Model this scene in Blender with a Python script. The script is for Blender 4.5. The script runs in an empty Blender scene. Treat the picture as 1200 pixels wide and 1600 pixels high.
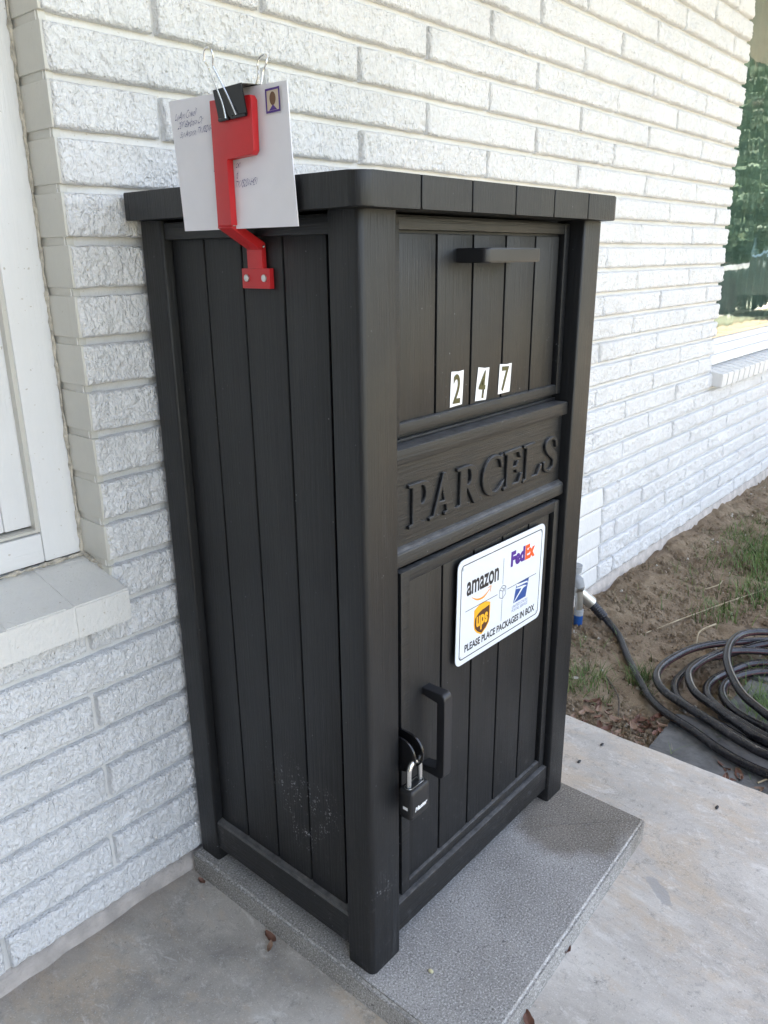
import bpy, bmesh, math, random
import numpy as np
from mathutils import Vector, Matrix, noise

random.seed(7)
RNG = np.random.default_rng(11)
scene = bpy.context.scene
COL = scene.collection
rad = math.radians

# ------------------------------------------------------------------ camera
cd = bpy.data.cameras.new("camera")
cam = bpy.data.objects.new("camera", cd)
COL.objects.link(cam)
cam.location = (-0.6795, -0.6211, 1.0484)
cam.rotation_euler = (rad(71.953), rad(0.5462), rad(-49.2225))
cd.sensor_fit = 'HORIZONTAL'
cd.sensor_width = 36.0
cd.lens = 36.0 * 1224.5 / 1200.0
cd.clip_start = 0.02
cd.clip_end = 400
scene.camera = cam

# ------------------------------------------------------------------ world, sun, exposure
SUN_EL, SUN_AZ = 66.0, 20.0        # azimuth measured from +y (behind the house) towards +x
world = bpy.data.worlds.new("World")
scene.world = world
world.use_nodes = True
wn = world.node_tree
bg = wn.nodes["Background"]
sky = wn.nodes.new("ShaderNodeTexSky")
sky.sky_type = 'NISHITA'
sky.sun_disc = False
sky.sun_elevation = rad(SUN_EL)
sky.sun_rotation = rad(SUN_AZ)
sky.air_density = 1.0
sky.dust_density = 2.5
sky.ozone_density = 1.0
hz = wn.nodes.new("ShaderNodeMix"); hz.data_type = 'RGBA'; hz.blend_type = 'MULTIPLY'      # milky summer sky, less blue than clear air
hz.inputs[0].default_value = 1.0; hz.inputs[7].default_value = (1.21, 1.0, 0.83, 1)
wn.links.new(sky.outputs[0], hz.inputs[6])
wn.links.new(hz.outputs[2], bg.inputs[0])
bg.inputs[1].default_value = 0.15
sd = bpy.data.lights.new("sun", 'SUN')
sd.energy = 4.2
sd.angle = rad(0.5)
sd.color = (1.0, 0.96, 0.91)
sun = bpy.data.objects.new("sun", sd)
COL.objects.link(sun)
sdir = Vector((math.sin(rad(SUN_AZ)) * math.cos(rad(SUN_EL)), math.cos(rad(SUN_AZ)) * math.cos(rad(SUN_EL)), math.sin(rad(SUN_EL))))
sun.rotation_euler = sdir.to_track_quat('Z', 'Y').to_euler()
sun.location = sdir * 20
scene.view_settings.view_transform = 'Standard'
scene.view_settings.look = 'None'
scene.view_settings.gamma = 1.0
scene.view_settings.use_curve_mapping = False
scene.view_settings.exposure = 2.94

# ------------------------------------------------------------------ materials
def new_mat(name):
    m = bpy.data.materials.new(name)
    m.use_nodes = True
    nt = m.node_tree
    b = nt.nodes["Principled BSDF"]
    return m, nt, b

def N(nt, t, **kw):
    n = nt.nodes.new(t)
    for k, v in kw.items():
        if k.startswith('i_'):
            key = k[2:]
            key = int(key) if key.isdigit() else key.replace('_', ' ')
            n.inputs[key].default_value = v
        else:
            setattr(n, k, v)
    return n

def L(nt, a, b):
    nt.links.new(a, b)

def ramp(nt, fac, stops, interp='LINEAR'):
    r = nt.nodes.new("ShaderNodeValToRGB")
    r.color_ramp.interpolation = interp
    els = r.color_ramp.elements
    while len(els) < len(stops):
        els.new(0.5)
    for e, (p, c) in zip(els, stops):
        e.position = p
        e.color = (c, c, c, 1) if isinstance(c, (int, float)) else (*c, 1)
    L(nt, fac, r.inputs[0])
    return r.outputs[0]

def coords(nt, scale=(1, 1, 1), rot=(0, 0, 0), loc=(0, 0, 0)):
    tc = nt.nodes.new("ShaderNodeTexCoord")
    mp = nt.nodes.new("ShaderNodeMapping")
    mp.inputs['Scale'].default_value = scale
    mp.inputs['Rotation'].default_value = rot
    mp.inputs['Location'].default_value = loc
    L(nt, tc.outputs['Object'], mp.inputs[0])
    return mp.outputs[0]

def noi(nt, vec, scale, detail=4, rough=0.55, dist=0.0):
    n = N(nt, "ShaderNodeTexNoise", i_Scale=scale, i_Detail=detail, i_Roughness=rough, i_Distortion=dist)
    L(nt, vec, n.inputs['Vector'])
    return n.outputs['Fac']

def bump(nt, h, strength, dist, prev=None):
    b = N(nt, "ShaderNodeBump", i_Strength=strength, i_Distance=dist)
    L(nt, h, b.inputs['Height'])
    if prev is not None:
        L(nt, prev, b.inputs['Normal'])
    return b.outputs[0]

def mixc(nt, fac, a, b, mode='MIX'):
    m = nt.nodes.new("ShaderNodeMix")
    m.data_type = 'RGBA'
    m.blend_type = mode
    for idx, v in ((0, fac), (6, a), (7, b)):
        if isinstance(v, (int, float)):
            m.inputs[idx].default_value = v
        elif isinstance(v, tuple):
            m.inputs[idx].default_value = (*v, 1)
        else:
            L(nt, v, m.inputs[idx])
    return m.outputs[2]

def plain(name, col, rough=0.5, metal=0.0, bumps=None, spec=0.5, var=0.0, vscale=30):
    m, nt, b = new_mat(name)
    b.inputs['Roughness'].default_value = rough
    b.inputs['Metallic'].default_value = metal
    b.inputs['Specular IOR Level'].default_value = spec
    v = coords(nt)
    f = noi(nt, v, vscale, 4)
    lo = tuple(c * (1 - var) for c in col)
    hi = tuple(min(1, c * (1 + var)) for c in col)
    L(nt, ramp(nt, f, [(0.3, lo), (0.7, hi)]), b.inputs['Base Color'])
    if bumps:
        L(nt, bump(nt, noi(nt, v, bumps[0], 3), bumps[1], bumps[2]), b.inputs['Normal'])
    return m

def brick_paint(name, tint=(0.775, 0.775, 0.775), rock=1.0):
    m, nt, b = new_mat(name)
    v = coords(nt)
    va = coords(nt, (1, 1, 0.62), (0, rad(14), 0))
    dirt = noi(nt, v, 6.0, 6, 0.65)
    c = ramp(nt, dirt, [(0.25, tuple(t * 0.9 for t in tint)), (0.6, tint), (0.9, tuple(min(1, t * 1.04) for t in tint))])
    drip = ramp(nt, noi(nt, coords(nt, (1, 1, 0.10)), 38.0, 6, 0.7), [(0.60, 0.0), (0.78, 0.45)])
    c = mixc(nt, drip, c, tuple(t * f for t, f in zip(tint, (0.80, 0.77, 0.71))))
    grime = ramp(nt, noi(nt, v, 24.0, 7, 0.85), [(0.62, 0.0), (0.74, 0.5)])
    c = mixc(nt, grime, c, tuple(t * f for t, f in zip(tint, (0.82, 0.79, 0.74))))
    specks = noi(nt, v, 210.0, 2, 0.5)
    sp = ramp(nt, specks, [(0.70, 0.0), (0.76, 1.0)])
    c = mixc(nt, sp, c, (0.50, 0.46, 0.40))
    L(nt, c, b.inputs['Base Color'])
    b.inputs['Roughness'].default_value = 0.34
    b.inputs['Specular IOR Level'].default_value = 0.55
    vo = N(nt, "ShaderNodeTexVoronoi", feature='SMOOTH_F1', i_Scale=210.0, i_Smoothness=0.5)
    wr = N(nt, "ShaderNodeTexNoise", i_Scale=60.0, i_Detail=3.0)
    L(nt, va, wr.inputs['Vector'])
    ma = N(nt, "ShaderNodeVectorMath", operation='MULTIPLY_ADD')
    ma.inputs[1].default_value = (0.022, 0.022, 0.022)
    L(nt, wr.outputs['Color'], ma.inputs[0]); L(nt, va, ma.inputs[2])
    L(nt, ma.outputs[0], vo.inputs['Vector'])
    n1 = bump(nt, vo.outputs[0], 0.8 * rock, 0.0033)
    n2 = bump(nt, noi(nt, va, 190, 3, 0.6, 1.0), 0.85 * rock, 0.0033, n1)
    L(nt, n2, b.inputs['Normal'])
    return m

def box_plastic(name, grain='z', base=0.0080, specks=0.8):
    m, nt, b = new_mat(name)
    sc = {'z': (1, 1, 0.03), 'x': (0.03, 1, 1), 'y': (1, 0.03, 1)}[grain]
    vg = coords(nt, sc)
    v = coords(nt)
    g = noi(nt, vg, 620, 3, 0.7)
    g2 = noi(nt, vg, 240, 4, 0.6)
    wear = noi(nt, v, 9, 5, 0.6)
    c = ramp(nt, g2, [(0.3, (base * 0.55, base * 0.6, base * 0.7)), (0.75, (base * 1.5, base * 1.6, base * 1.8))])
    # dusty scuffs and specks
    vd = N(nt, "ShaderNodeTexVoronoi", i_Scale=85.0)
    L(nt, v, vd.inputs['Vector'])
    dot = ramp(nt, vd.outputs[0], [(0.05, 1.0), (0.10, 0.0)])
    sel = ramp(nt, noi(nt, v, 13.0, 4, 0.7), [(0.55, 0.0), (0.64, 1.0)])
    mul = N(nt, "ShaderNodeMath", operation='MULTIPLY')
    L(nt, dot, mul.inputs[0]); L(nt, sel, mul.inputs[1])
    mul2 = N(nt, "ShaderNodeMath", operation='MULTIPLY'); mul2.inputs[1].default_value = specks
    L(nt, mul.outputs[0], mul2.inputs[0])
    c = mixc(nt, mul2.outputs[0], c, (0.30, 0.31, 0.33))
    # clusters of pale scratches low on the side and the front post
    v2 = N(nt, "ShaderNodeTexVoronoi", i_Scale=230.0); L(nt, v, v2.inputs['Vector'])
    d2 = ramp(nt, v2.outputs[0], [(0.25, 0.9), (0.42, 0.0)])
    n2_ = ramp(nt, noi(nt, coords(nt, (1, 1, 0.5)), 75, 5, 0.75), [(0.50, 0.0), (0.62, 0.9)])
    tcs = nt.nodes.new("ShaderNodeTexCoord")
    for (px, py, pz, rr_) in ((0.015, 0.111, 0.235, 0.050), (0.015, 0.185, 0.250, 0.055), (0.030, 0.0, 0.148, 0.028), (0.015, 0.160, 0.180, 0.045)):
        dd = N(nt, "ShaderNodeVectorMath", operation='DISTANCE'); dd.inputs[1].default_value = (px, py, pz)
        L(nt, tcs.outputs['Object'], dd.inputs[0])
        mk = ramp(nt, dd.outputs[1], [(rr_ * 0.3, 0.75), (rr_ * 1.1, 0.0)])
        m1 = N(nt, "ShaderNodeMath", operation='MULTIPLY'); L(nt, mk, m1.inputs[0]); L(nt, d2, m1.inputs[1])
        m2 = N(nt, "ShaderNodeMath", operation='MULTIPLY'); L(nt, m1.outputs[0], m2.inputs[0]); L(nt, n2_, m2.inputs[1])
        c = mixc(nt, m2.outputs[0], c, (0.60, 0.61, 0.64))
    # dust low down
    tc = nt.nodes.new("ShaderNodeTexCoord"); sx = nt.nodes.new("ShaderNodeSeparateXYZ")
    L(nt, tc.outputs['Object'], sx.inputs[0])
    low = ramp(nt, sx.outputs[2], [(0.0, 1.0), (0.30, 0.0)])
    sp = ramp(nt, noi(nt, v, 70, 6, 0.75), [(0.56, 0.0), (0.80, 1.0)])
    mm = N(nt, "ShaderNodeMath", operation='MULTIPLY'); L(nt, low, mm.inputs[0]); L(nt, sp, mm.inputs[1])
    c = mixc(nt, mm.outputs[0], c, (0.10, 0.10, 0.105))
    # settled dust plus sky reflection, painted grey on ledges that face up
    ge = nt.nodes.new("ShaderNodeNewGeometry"); sn = nt.nodes.new("ShaderNodeSeparateXYZ")
    L(nt, ge.outputs['True Normal'], sn.inputs[0])
    up = ramp(nt, sn.outputs[2], [(0.35, 0.0), (0.85, 1.0)])
    dn = ramp(nt, noi(nt, v, 55, 5, 0.75), [(0.30, 0.25), (0.65, 0.9)])
    mu = N(nt, "ShaderNodeMath", operation='MULTIPLY'); L(nt, up, mu.inputs[0]); L(nt, dn, mu.inputs[1])
    c = mixc(nt, mu.outputs[0], c, (0.15, 0.148, 0.145))
    # faint run marks and scuffs
    vr = coords(nt, (1, 1, 0.12))
    run = ramp(nt, noi(nt, vr, 32, 5, 0.75, 0.5), [(0.60, 0.0), (0.78, 0.55)])
    c = mixc(nt, run, c, (0.034, 0.036, 0.040))
    L(nt, c, b.inputs['Base Color'])
    L(nt, ramp(nt, wear, [(0.3, 0.42), (0.75, 0.52)]), b.inputs['Roughness'])
    b.inputs['Specular IOR Level'].default_value = 0.5
    n1 = bump(nt, g, 0.7, 0.0007)
    n2 = bump(nt, g2, 0.55, 0.0013, n1)
    L(nt, n2, b.inputs['Normal'])
    return m

def slab_concrete(name):
    m, nt, b = new_mat(name)
    v = coords(nt)
    big = noi(nt, v, 7, 5, 0.6)
    c = ramp(nt, big, [(0.3, (0.25, 0.24, 0.222)), (0.7, (0.375, 0.362, 0.34))])
    fine = noi(nt, v, 310, 2, 0.8)
    c = mixc(nt, ramp(nt, fine, [(0.56, 0.0), (0.64, 0.8)]), c, (0.66, 0.645, 0.62))
    c = mixc(nt, ramp(nt, fine, [(0.35, 0.8), (0.44, 0.0)]), c, (0.10, 0.097, 0.09))
    pit = noi(nt, coords(nt, (1, 1, 1), (0.3, 0.2, 0.5)), 120, 3, 0.8)
    c = mixc(nt, ramp(nt, pit, [(0.30, 0.9), (0.36, 0.0)]), c, (0.10, 0.098, 0.095))
    # damp patch near the back right corner
    tc = nt.nodes.new("ShaderNodeTexCoord")
    mp = nt.nodes.new("ShaderNodeMapping"); mp.inputs['Location'].default_value = (-0.560, 0.050, 0)
    L(nt, tc.outputs['Object'], mp.inputs[0])
    ml = N(nt, "ShaderNodeVectorMath", operation='MULTIPLY'); ml.inputs[1].default_value = (0.80, 0.90, 0.0)
    L(nt, mp.outputs[0], ml.inputs[0])
    le = N(nt, "ShaderNodeVectorMath", operation='LENGTH'); L(nt, ml.outputs[0], le.inputs[0])
    ad = N(nt, "ShaderNodeMath", operation='MULTIPLY_ADD'); ad.inputs[1].default_value = 0.07
    L(nt, noi(nt, v, 18, 4), ad.inputs[0]); L(nt, le.outputs[1], ad.inputs[2])
    wet = ramp(nt, ad.outputs[0], [(0.135, 0.85), (0.165, 0.0)])
    dark = mixc(nt, 1.0, c, (0.56, 0.51, 0.44), 'MULTIPLY')
    c = mixc(nt, wet, c, dark)
    ge = nt.nodes.new("ShaderNodeNewGeometry"); sn = nt.nodes.new("ShaderNodeSeparateXYZ")
    L(nt, ge.outputs['True Normal'], sn.inputs[0])
    worn = ramp(nt, sn.outputs[2], [(0.10, 0.0), (0.30, 1.0), (0.93, 1.0), (0.985, 0.0)])
    chip = ramp(nt, noi(nt, v, 75, 6, 0.8), [(0.46, 0.0), (0.60, 0.6)])
    wm = N(nt, "ShaderNodeMath", operation='MULTIPLY'); L(nt, worn, wm.inputs[0]); L(nt, chip, wm.inputs[1])
    c = mixc(nt, wm.outputs[0], c, (0.62, 0.61, 0.585))
    L(nt, c, b.inputs['Base Color'])
    b.inputs['Roughness'].default_value = 0.9
    n1 = bump(nt, fine, 0.9, 0.0016)
    n2 = bump(nt, noi(nt, v, 60, 4), 0.4, 0.003, n1)
    L(nt, n2, b.inputs['Normal'])
    return m

def porch_concrete(name):
    m, nt, b = new_mat(name)
    v = coords(nt)
    vs = coords(nt, (1.0, 0.6, 1), (0, 0, rad(-52)))
    big = noi(nt, vs, 2.6, 8, 0.72, 0.5)
    c = ramp(nt, big, [(0.30, (0.36, 0.335, 0.295)), (0.46, (0.49, 0.455, 0.405)), (0.56, (0.61, 0.575, 0.515)), (0.72, (0.72, 0.685, 0.62))])
    tc = nt.nodes.new("ShaderNodeTexCoord"); sx = nt.nodes.new("ShaderNodeSeparateXYZ")
    L(nt, tc.outputs['Object'], sx.inputs[0])
    sm = N(nt, "ShaderNodeMath", operation='MULTIPLY_ADD'); sm.inputs[1].default_value = 0.25
    L(nt, noi(nt, v, 3.5, 6, 0.7), sm.inputs[0]); L(nt, sx.outputs[0], sm.inputs[2])
    left = ramp(nt, sm.outputs[0], [(0.05, 1.0), (0.40, 0.0)])  # left part of the floor coloured greyer to stand in for shade
    grey = ramp(nt, noi(nt, v, 6, 8, 0.7, 0.2), [(0.28, (0.26, 0.245, 0.22)), (0.46, (0.41, 0.38, 0.335)), (0.56, (0.49, 0.455, 0.40)), (0.72, (0.53, 0.505, 0.455))])
    c = mixc(nt, left, c, grey)
    tan = ramp(nt, noi(nt, vs, 5.0, 8, 0.78, 0.3), [(0.48, 0.0), (0.60, 0.75)])
    c = mixc(nt, tan, c, (0.55, 0.45, 0.335))
    fl = ramp(nt, noi(nt, vs, 24, 8, 0.85, 0.6), [(0.54, 0.0), (0.64, 0.65)])
    c = mixc(nt, fl, c, (0.72, 0.695, 0.65))
    dk = ramp(nt, noi(nt, v, 42, 8, 0.85, 0.3), [(0.36, 0.65), (0.46, 0.0)])
    c = mixc(nt, dk, c, (0.27, 0.255, 0.23))
    pore = ramp(nt, noi(nt, v, 170, 4, 0.8), [(0.30, 0.8), (0.37, 0.0)])
    c = mixc(nt, pore, c, (0.15, 0.14, 0.125))
    grit = ramp(nt, noi(nt, v, 360, 2, 0.7), [(0.60, 0.0), (0.70, 0.5)])
    c = mixc(nt, grit, c, (0.78, 0.76, 0.72))
    # hairline cracks
    vc = N(nt, "ShaderNodeTexVoronoi", feature='DISTANCE_TO_EDGE', i_Scale=2.3)
    wr = N(nt, "ShaderNodeTexNoise", i_Scale=9.0, i_Detail=6.0, i_Roughness=0.7)
    L(nt, v, wr.inputs['Vector'])
    ma = N(nt, "ShaderNodeVectorMath", operation='MULTIPLY_ADD'); ma.inputs[1].default_value = (0.16, 0.16, 0)
    L(nt, wr.outputs['Color'], ma.inputs[0]); L(nt, v, ma.inputs[2]); L(nt, ma.outputs[0], vc.inputs['Vector'])
    crk = ramp(nt, vc.outputs[0], [(0.0, 0.45), (0.0035, 0.0)])
    cs = ramp(nt, noi(nt, v, 2.2, 3), [(0.50, 0.0), (0.58, 1.0)])
    cm = N(nt, "ShaderNodeMath", operation='MULTIPLY'); L(nt, crk, cm.inputs[0]); L(nt, cs, cm.inputs[1])
    c = mixc(nt, cm.outputs[0], c, (0.20, 0.185, 0.16))
    # browner band where floor meets the house
    gr = N(nt, "ShaderNodeMath", operation='MULTIPLY_ADD'); gr.inputs[1].default_value = 0.10
    L(nt, noi(nt, v, 14, 6, 0.7), gr.inputs[0]); L(nt, sx.outputs[1], gr.inputs[2])
    c = mixc(nt, ramp(nt, gr.outputs[0], [(0.455, 0.0), (0.50, 0.55)]), c, (0.36, 0.315, 0.275))
    # a grey worn patch, long and tapered
    mp = nt.nodes.new("ShaderNodeMapping"); mp.vector_type = 'TEXTURE'; mp.inputs['Location'].default_value = (0.497, -0.2500, 0); mp.inputs['Rotation'].default_value = (0, 0, rad(53))
    L(nt, tc.outputs['Object'], mp.inputs[0])
    ml = N(nt, "ShaderNodeVectorMath", operation='MULTIPLY'); ml.inputs[1].default_value = (0.75, 2.3, 0.0)
    L(nt, mp.outputs[0], ml.inputs[0])
    le = N(nt, "ShaderNodeVectorMath", operation='LENGTH'); L(nt, ml.outputs[0], le.inputs[0])
    ad = N(nt, "ShaderNodeMath", operation='MULTIPLY_ADD'); ad.inputs[1].default_value = 0.045
    L(nt, noi(nt, v, 36, 5), ad.inputs[0]); L(nt, le.outputs[1], ad.inputs[2])
    c = mixc(nt, ramp(nt, ad.outputs[0], [(0.046, 0.7), (0.051, 0.0)]), c, (0.34, 0.335, 0.33))
    L(nt, c, b.inputs['Base Color'])
    b.inputs['Roughness'].default_value = 0.8
    n1 = bump(nt, noi(nt, v, 240, 4, 0.7), 0.5, 0.0014)
    n2 = bump(nt, big, 0.5, 0.012, n1)
    n3 = bump(nt, noi(nt, vs, 24, 8, 0.85, 0.6), 0.6, 0.003, n2)
    L(nt, n3, b.inputs['Normal'])
    return m

def dirt_mat(name):
    m, nt, b = new_mat(name)
    v = coords(nt)
    c = ramp(nt, noi(nt, v, 5, 7, 0.7), [(0.25, (0.135, 0.092, 0.058)), (0.5, (0.255, 0.19, 0.122)), (0.78, (0.38, 0.30, 0.205))])
    c = mixc(nt, ramp(nt, noi(nt, v, 60, 5, 0.75), [(0.58, 0.0), (0.75, 0.7)]), c, (0.45, 0.36, 0.25))
    c = mixc(nt, ramp(nt, noi(nt, v, 90, 5, 0.75), [(0.28, 0.8), (0.42, 0.0)]), c, (0.08, 0.055, 0.035))
    L(nt, c, b.inputs['Base Color'])
    b.inputs['Roughness'].default_value = 0.95
    n1 = bump(nt, noi(nt, v, 130, 5, 0.75), 0.9, 0.006)
    n2 = bump(nt, noi(nt, v, 28, 5, 0.7), 0.7, 0.02, n1)
    L(nt, n2, b.inputs['Normal'])
    return m

def vinyl(name, grain='z', col=(0.80, 0.80, 0.80), amt=0.55):
    m, nt, b = new_mat(name)
    sc = {'z': (1, 1, 0.06), 'x': (0.06, 1, 1)}[grain]
    vg = coords(nt, sc)
    g = noi(nt, vg, 210, 3, 0.55, 0.5)
    v = coords(nt)
    c = ramp(nt, noi(nt, v, 8, 4), [(0.3, tuple(t * 0.97 for t in col)), (0.7, col)])
    c = mixc(nt, ramp(nt, noi(nt, v, 150, 2), [(0.71, 0.0), (0.76, 0.7)]), c, (0.45, 0.40, 0.33))
    L(nt, c, b.inputs['Base Color'])
    b.inputs['Roughness'].default_value = 0.38
    L(nt, bump(nt, g, amt, 0.0016), b.inputs['Normal'])
    return m

def foliage_mat(name, cols, trans=0.25):
    m, nt, b = new_mat(name)
    v = coords(nt)
    c = ramp(nt, noi(nt, v, 18, 3), [(0.3, cols[0]), (0.5, cols[1]), (0.72, cols[2])])
    L(nt, c, b.inputs['Base Color'])
    b.inputs['Roughness'].default_value = 0.6
    return m

M = {}
M['brick'] = brick_paint("painted_brick")
M['mortar'] = brick_paint("painted_mortar", (0.70, 0.69, 0.665), 0.25)
M['smooth'] = brick_paint("smooth_painted_brick", (0.77, 0.77, 0.76), 0.2)
M['reveal'] = brick_paint("reveal_paint", (0.60, 0.585, 0.53), 0.10)
M['sill'] = brick_paint("sill_paint", (0.74, 0.73, 0.70), 0.35)
M['found'] = plain("painted_footing", (0.47, 0.425, 0.385), 0.9, bumps=(90, 0.8, 0.006), var=0.22, vscale=25)
M['plz'] = box_plastic("black_plastic_vertical", 'z')
M['plx'] = box_plastic("black_plastic_lengthwise", 'x')
M['ply'] = box_plastic("black_plastic_depthwise", 'y')
M['pls'] = plain("black_handle_plastic", (0.016, 0.016, 0.018), 0.42, bumps=(1500, 0.1, 0.0003), var=0.1)
M['slab'] = slab_concrete("paver_concrete")
M['porch'] = porch_concrete("porch_concrete")
M['dirt'] = dirt_mat("bare_dirt")
M['vz'] = vinyl("white_vinyl_vertical", 'z')
M['vx'] = vinyl("white_vinyl_lengthwise", 'x')
M['caulk'] = plain("dirty_caulk", (0.50, 0.46, 0.39), 0.8, bumps=(160, 1.0, 0.004), var=0.35, vscale=90)
M['red'] = plain("red_plastic", (0.52, 0.018, 0.022), 0.38, bumps=(700, 0.15, 0.0005), var=0.06)
M['paper'] = plain("white_paper", (0.78, 0.77, 0.81), 0.7, bumps=(60, 0.1, 0.001), var=0.02)
M['ink'] = plain("blue_ink", (0.035, 0.04, 0.20), 0.7)
M['steel'] = plain("bright_steel", (0.78, 0.78, 0.76), 0.22, 1.0, var=0.03)
M['zinc'] = plain("dull_zinc", (0.62, 0.62, 0.60), 0.42, 1.0, var=0.1)
M['clipblk'] = plain("black_enamel", (0.008, 0.008, 0.009), 0.22)
M['signw'] = plain("sign_white", (0.70, 0.735, 0.775), 0.35, var=0.01)
M['black'] = plain("print_black", (0.012, 0.012, 0.014), 0.5)
M['greyln'] = plain("print_grey", (0.15, 0.16, 0.18), 0.5)
M['orange'] = plain("print_orange", (0.85, 0.32, 0.02), 0.45)
M['fpurple'] = plain("print_purple", (0.065, 0.012, 0.23), 0.45)
M['forange'] = plain("print_red_orange", (0.85, 0.10, 0.015), 0.45)
M['ubrown'] = plain("print_brown", (0.085, 0.032, 0.014), 0.45)
M['uyellow'] = plain("print_yellow", (0.85, 0.42, 0.02), 0.45)
M['pblue'] = plain("print_blue", (0.02, 0.07, 0.27), 0.45)
M['stampp'] = plain("stamp_purple", (0.09, 0.04, 0.24), 0.6)
M['stampb'] = plain("stamp_brown", (0.16, 0.08, 0.04), 0.6)
M['stampc'] = plain("stamp_cream", (0.62, 0.52, 0.40), 0.6)
M['olive'] = plain("black_foil_painted_reflection", (0.055, 0.055, 0.016), 0.35, 0.3)  # olive reflection on the glossy black digits painted into their base colour
M['lockrub'] = plain("lock_cover", (0.014, 0.014, 0.015), 0.45, bumps=(900, 0.1, 0.0004))
M['white'] = plain("white_print", (0.82, 0.82, 0.82), 0.5)
M['hosem'], nt, b = new_mat("black_hose_rubber")
hv = coords(nt)
hc = ramp(nt, noi(nt, hv, 28, 7, 0.8), [(0.45, (0.012, 0.012, 0.015)), (0.60, (0.028, 0.028, 0.032)), (0.74, (0.15, 0.14, 0.13))])
L(nt, hc, b.inputs['Base Color']); b.inputs['Roughness'].default_value = 0.24
L(nt, bump(nt, noi(nt, hv, 400, 3), 0.2, 0.0008), b.inputs['Normal'])
M['stripe'] = plain("hose_red_stripe", (0.075, 0.024, 0.028), 0.5, var=0.3)
M['bluep'] = plain("blue_plastic", (0.01, 0.07, 0.26), 0.4)
M['greyp'] = plain("grey_plastic", (0.32, 0.33, 0.34), 0.5)
M['stone'] = plain("dark_paving_stone", (0.125, 0.125, 0.12), 0.85, bumps=(120, 0.7, 0.004), var=0.35, vscale=22)
M['leafm'] = foliage_mat("dry_leaf", ((0.20, 0.12, 0.075), (0.31, 0.205, 0.14), (0.42, 0.31, 0.22)))
M['leafd'] = foliage_mat("dark_dry_leaf", ((0.11, 0.05, 0.032), (0.17, 0.08, 0.052), (0.23, 0.12, 0.08)))
M['grassm'] = foliage_mat("grass_blades", ((0.045, 0.09, 0.018), (0.10, 0.17, 0.035), (0.20, 0.25, 0.08)))
M['straw'] = foliage_mat("straw", ((0.26, 0.20, 0.12), (0.36, 0.29, 0.18), (0.46, 0.39, 0.26)))
M['treem'] = foliage_mat("tree_leaves", ((0.022, 0.045, 0.022), (0.045, 0.082, 0.040), (0.10, 0.15, 0.075)))
M['bark'] = plain("bark", (0.10, 0.08, 0.06), 0.9, bumps=(20, 1, 0.03), var=0.3)
M['lawnm'] = plain("lawn_green", (0.145, 0.155, 0.095), 0.95, bumps=(60, 1, 0.03), var=0.3, vscale=3)
M['pathm'] = plain("pale_path", (0.50, 0.47, 0.40), 0.9, var=0.1, vscale=2)
M['ceil'] = plain("porch_ceiling_paint", (0.56, 0.54, 0.51), 0.8, var=0.05, vscale=4)
M['roofm'] = plain("roof_shingles", (0.10, 0.09, 0.085), 0.95, var=0.3)
M['carp'] = plain("dark_car_paint", (0.02, 0.035, 0.035), 0.25, var=0.05)
M['car_sunlit'] = plain("painted_sunlit_bonnet", (0.75, 0.77, 0.78), 0.25, var=0.02)  # pale colour stands in for sunlight on the bonnet of the dark car
M['cargl'] = plain("car_glass_painted_sky", (0.35, 0.52, 0.66), 0.12, var=0.05)  # reflected sky put into the glass as a pale blue base colour
M['rubber'] = plain("tyre_rubber", (0.02, 0.02, 0.02), 0.8)
M['curt'] = plain("sheer_curtain", (0.28, 0.34, 0.32), 0.9, var=0.1)
gm, nt, b = new_mat("window_glass")
b.inputs['Base Color'].default_value = (0.75, 0.90, 0.84, 1)
b.inputs['Roughness'].default_value = 0.012
b.inputs['Transmission Weight'].default_value = 1.0
b.inputs['IOR'].default_value = 2.0
b.inputs['Specular IOR Level'].default_value = 1.0
L(nt, bump(nt, noi(nt, coords(nt, (1, 1, 0.3)), 5, 2), 0.06, 0.01), b.inputs['Normal'])
M['glass'] = gm

# ------------------------------------------------------------------ object helpers
def obj(name, me, mat=None, parent=None, label=None, cat=None, group=None, kind=None):
    o = bpy.data.objects.new(name, me)
    COL.objects.link(o)
    if mat is not None and me is not None:
        for mm in (mat if isinstance(mat, (list, tuple)) else [mat]):
            me.materials.append(mm)
    if parent is not None:
        o.parent = parent
        pw = Vector((0, 0, 0)); q = parent
        while q is not None:
            pw += q.location; q = q.parent
        o.location = -pw
    if label: o['label'] = label
    if cat: o['category'] = cat
    if group: o['group'] = group
    if kind: o['kind'] = kind
    return o

def thing(name, label, cat, loc, group=None):
    o = bpy.data.objects.new(name, None)
    o.empty_display_size = 0.05
    COL.objects.link(o)
    o.location = loc
    o['label'] = label; o['category'] = cat
    if group: o['group'] = group
    return o

def bm_mesh(bm, smooth=False, ang=35):
    me = bpy.data.meshes.new("mesh")
    bmesh.ops.recalc_face_normals(bm, faces=bm.faces[:])
    bm.to_mesh(me); bm.free()
    if smooth:
        for p in me.polygons: p.use_smooth = True
        try: me.set_sharp_from_angle(angle=rad(ang))
        except Exception: pass
    return me

def add_bm(dst, src, mat_index=0):
    me = bpy.data.meshes.new("tmp"); src.to_mesh(me); src.free()
    n = len(dst.faces)
    dst.from_mesh(me); bpy.data.meshes.remove(me)
    dst.faces.ensure_lookup_table()
    for f in dst.faces[n:]: f.material_index = mat_index

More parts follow.
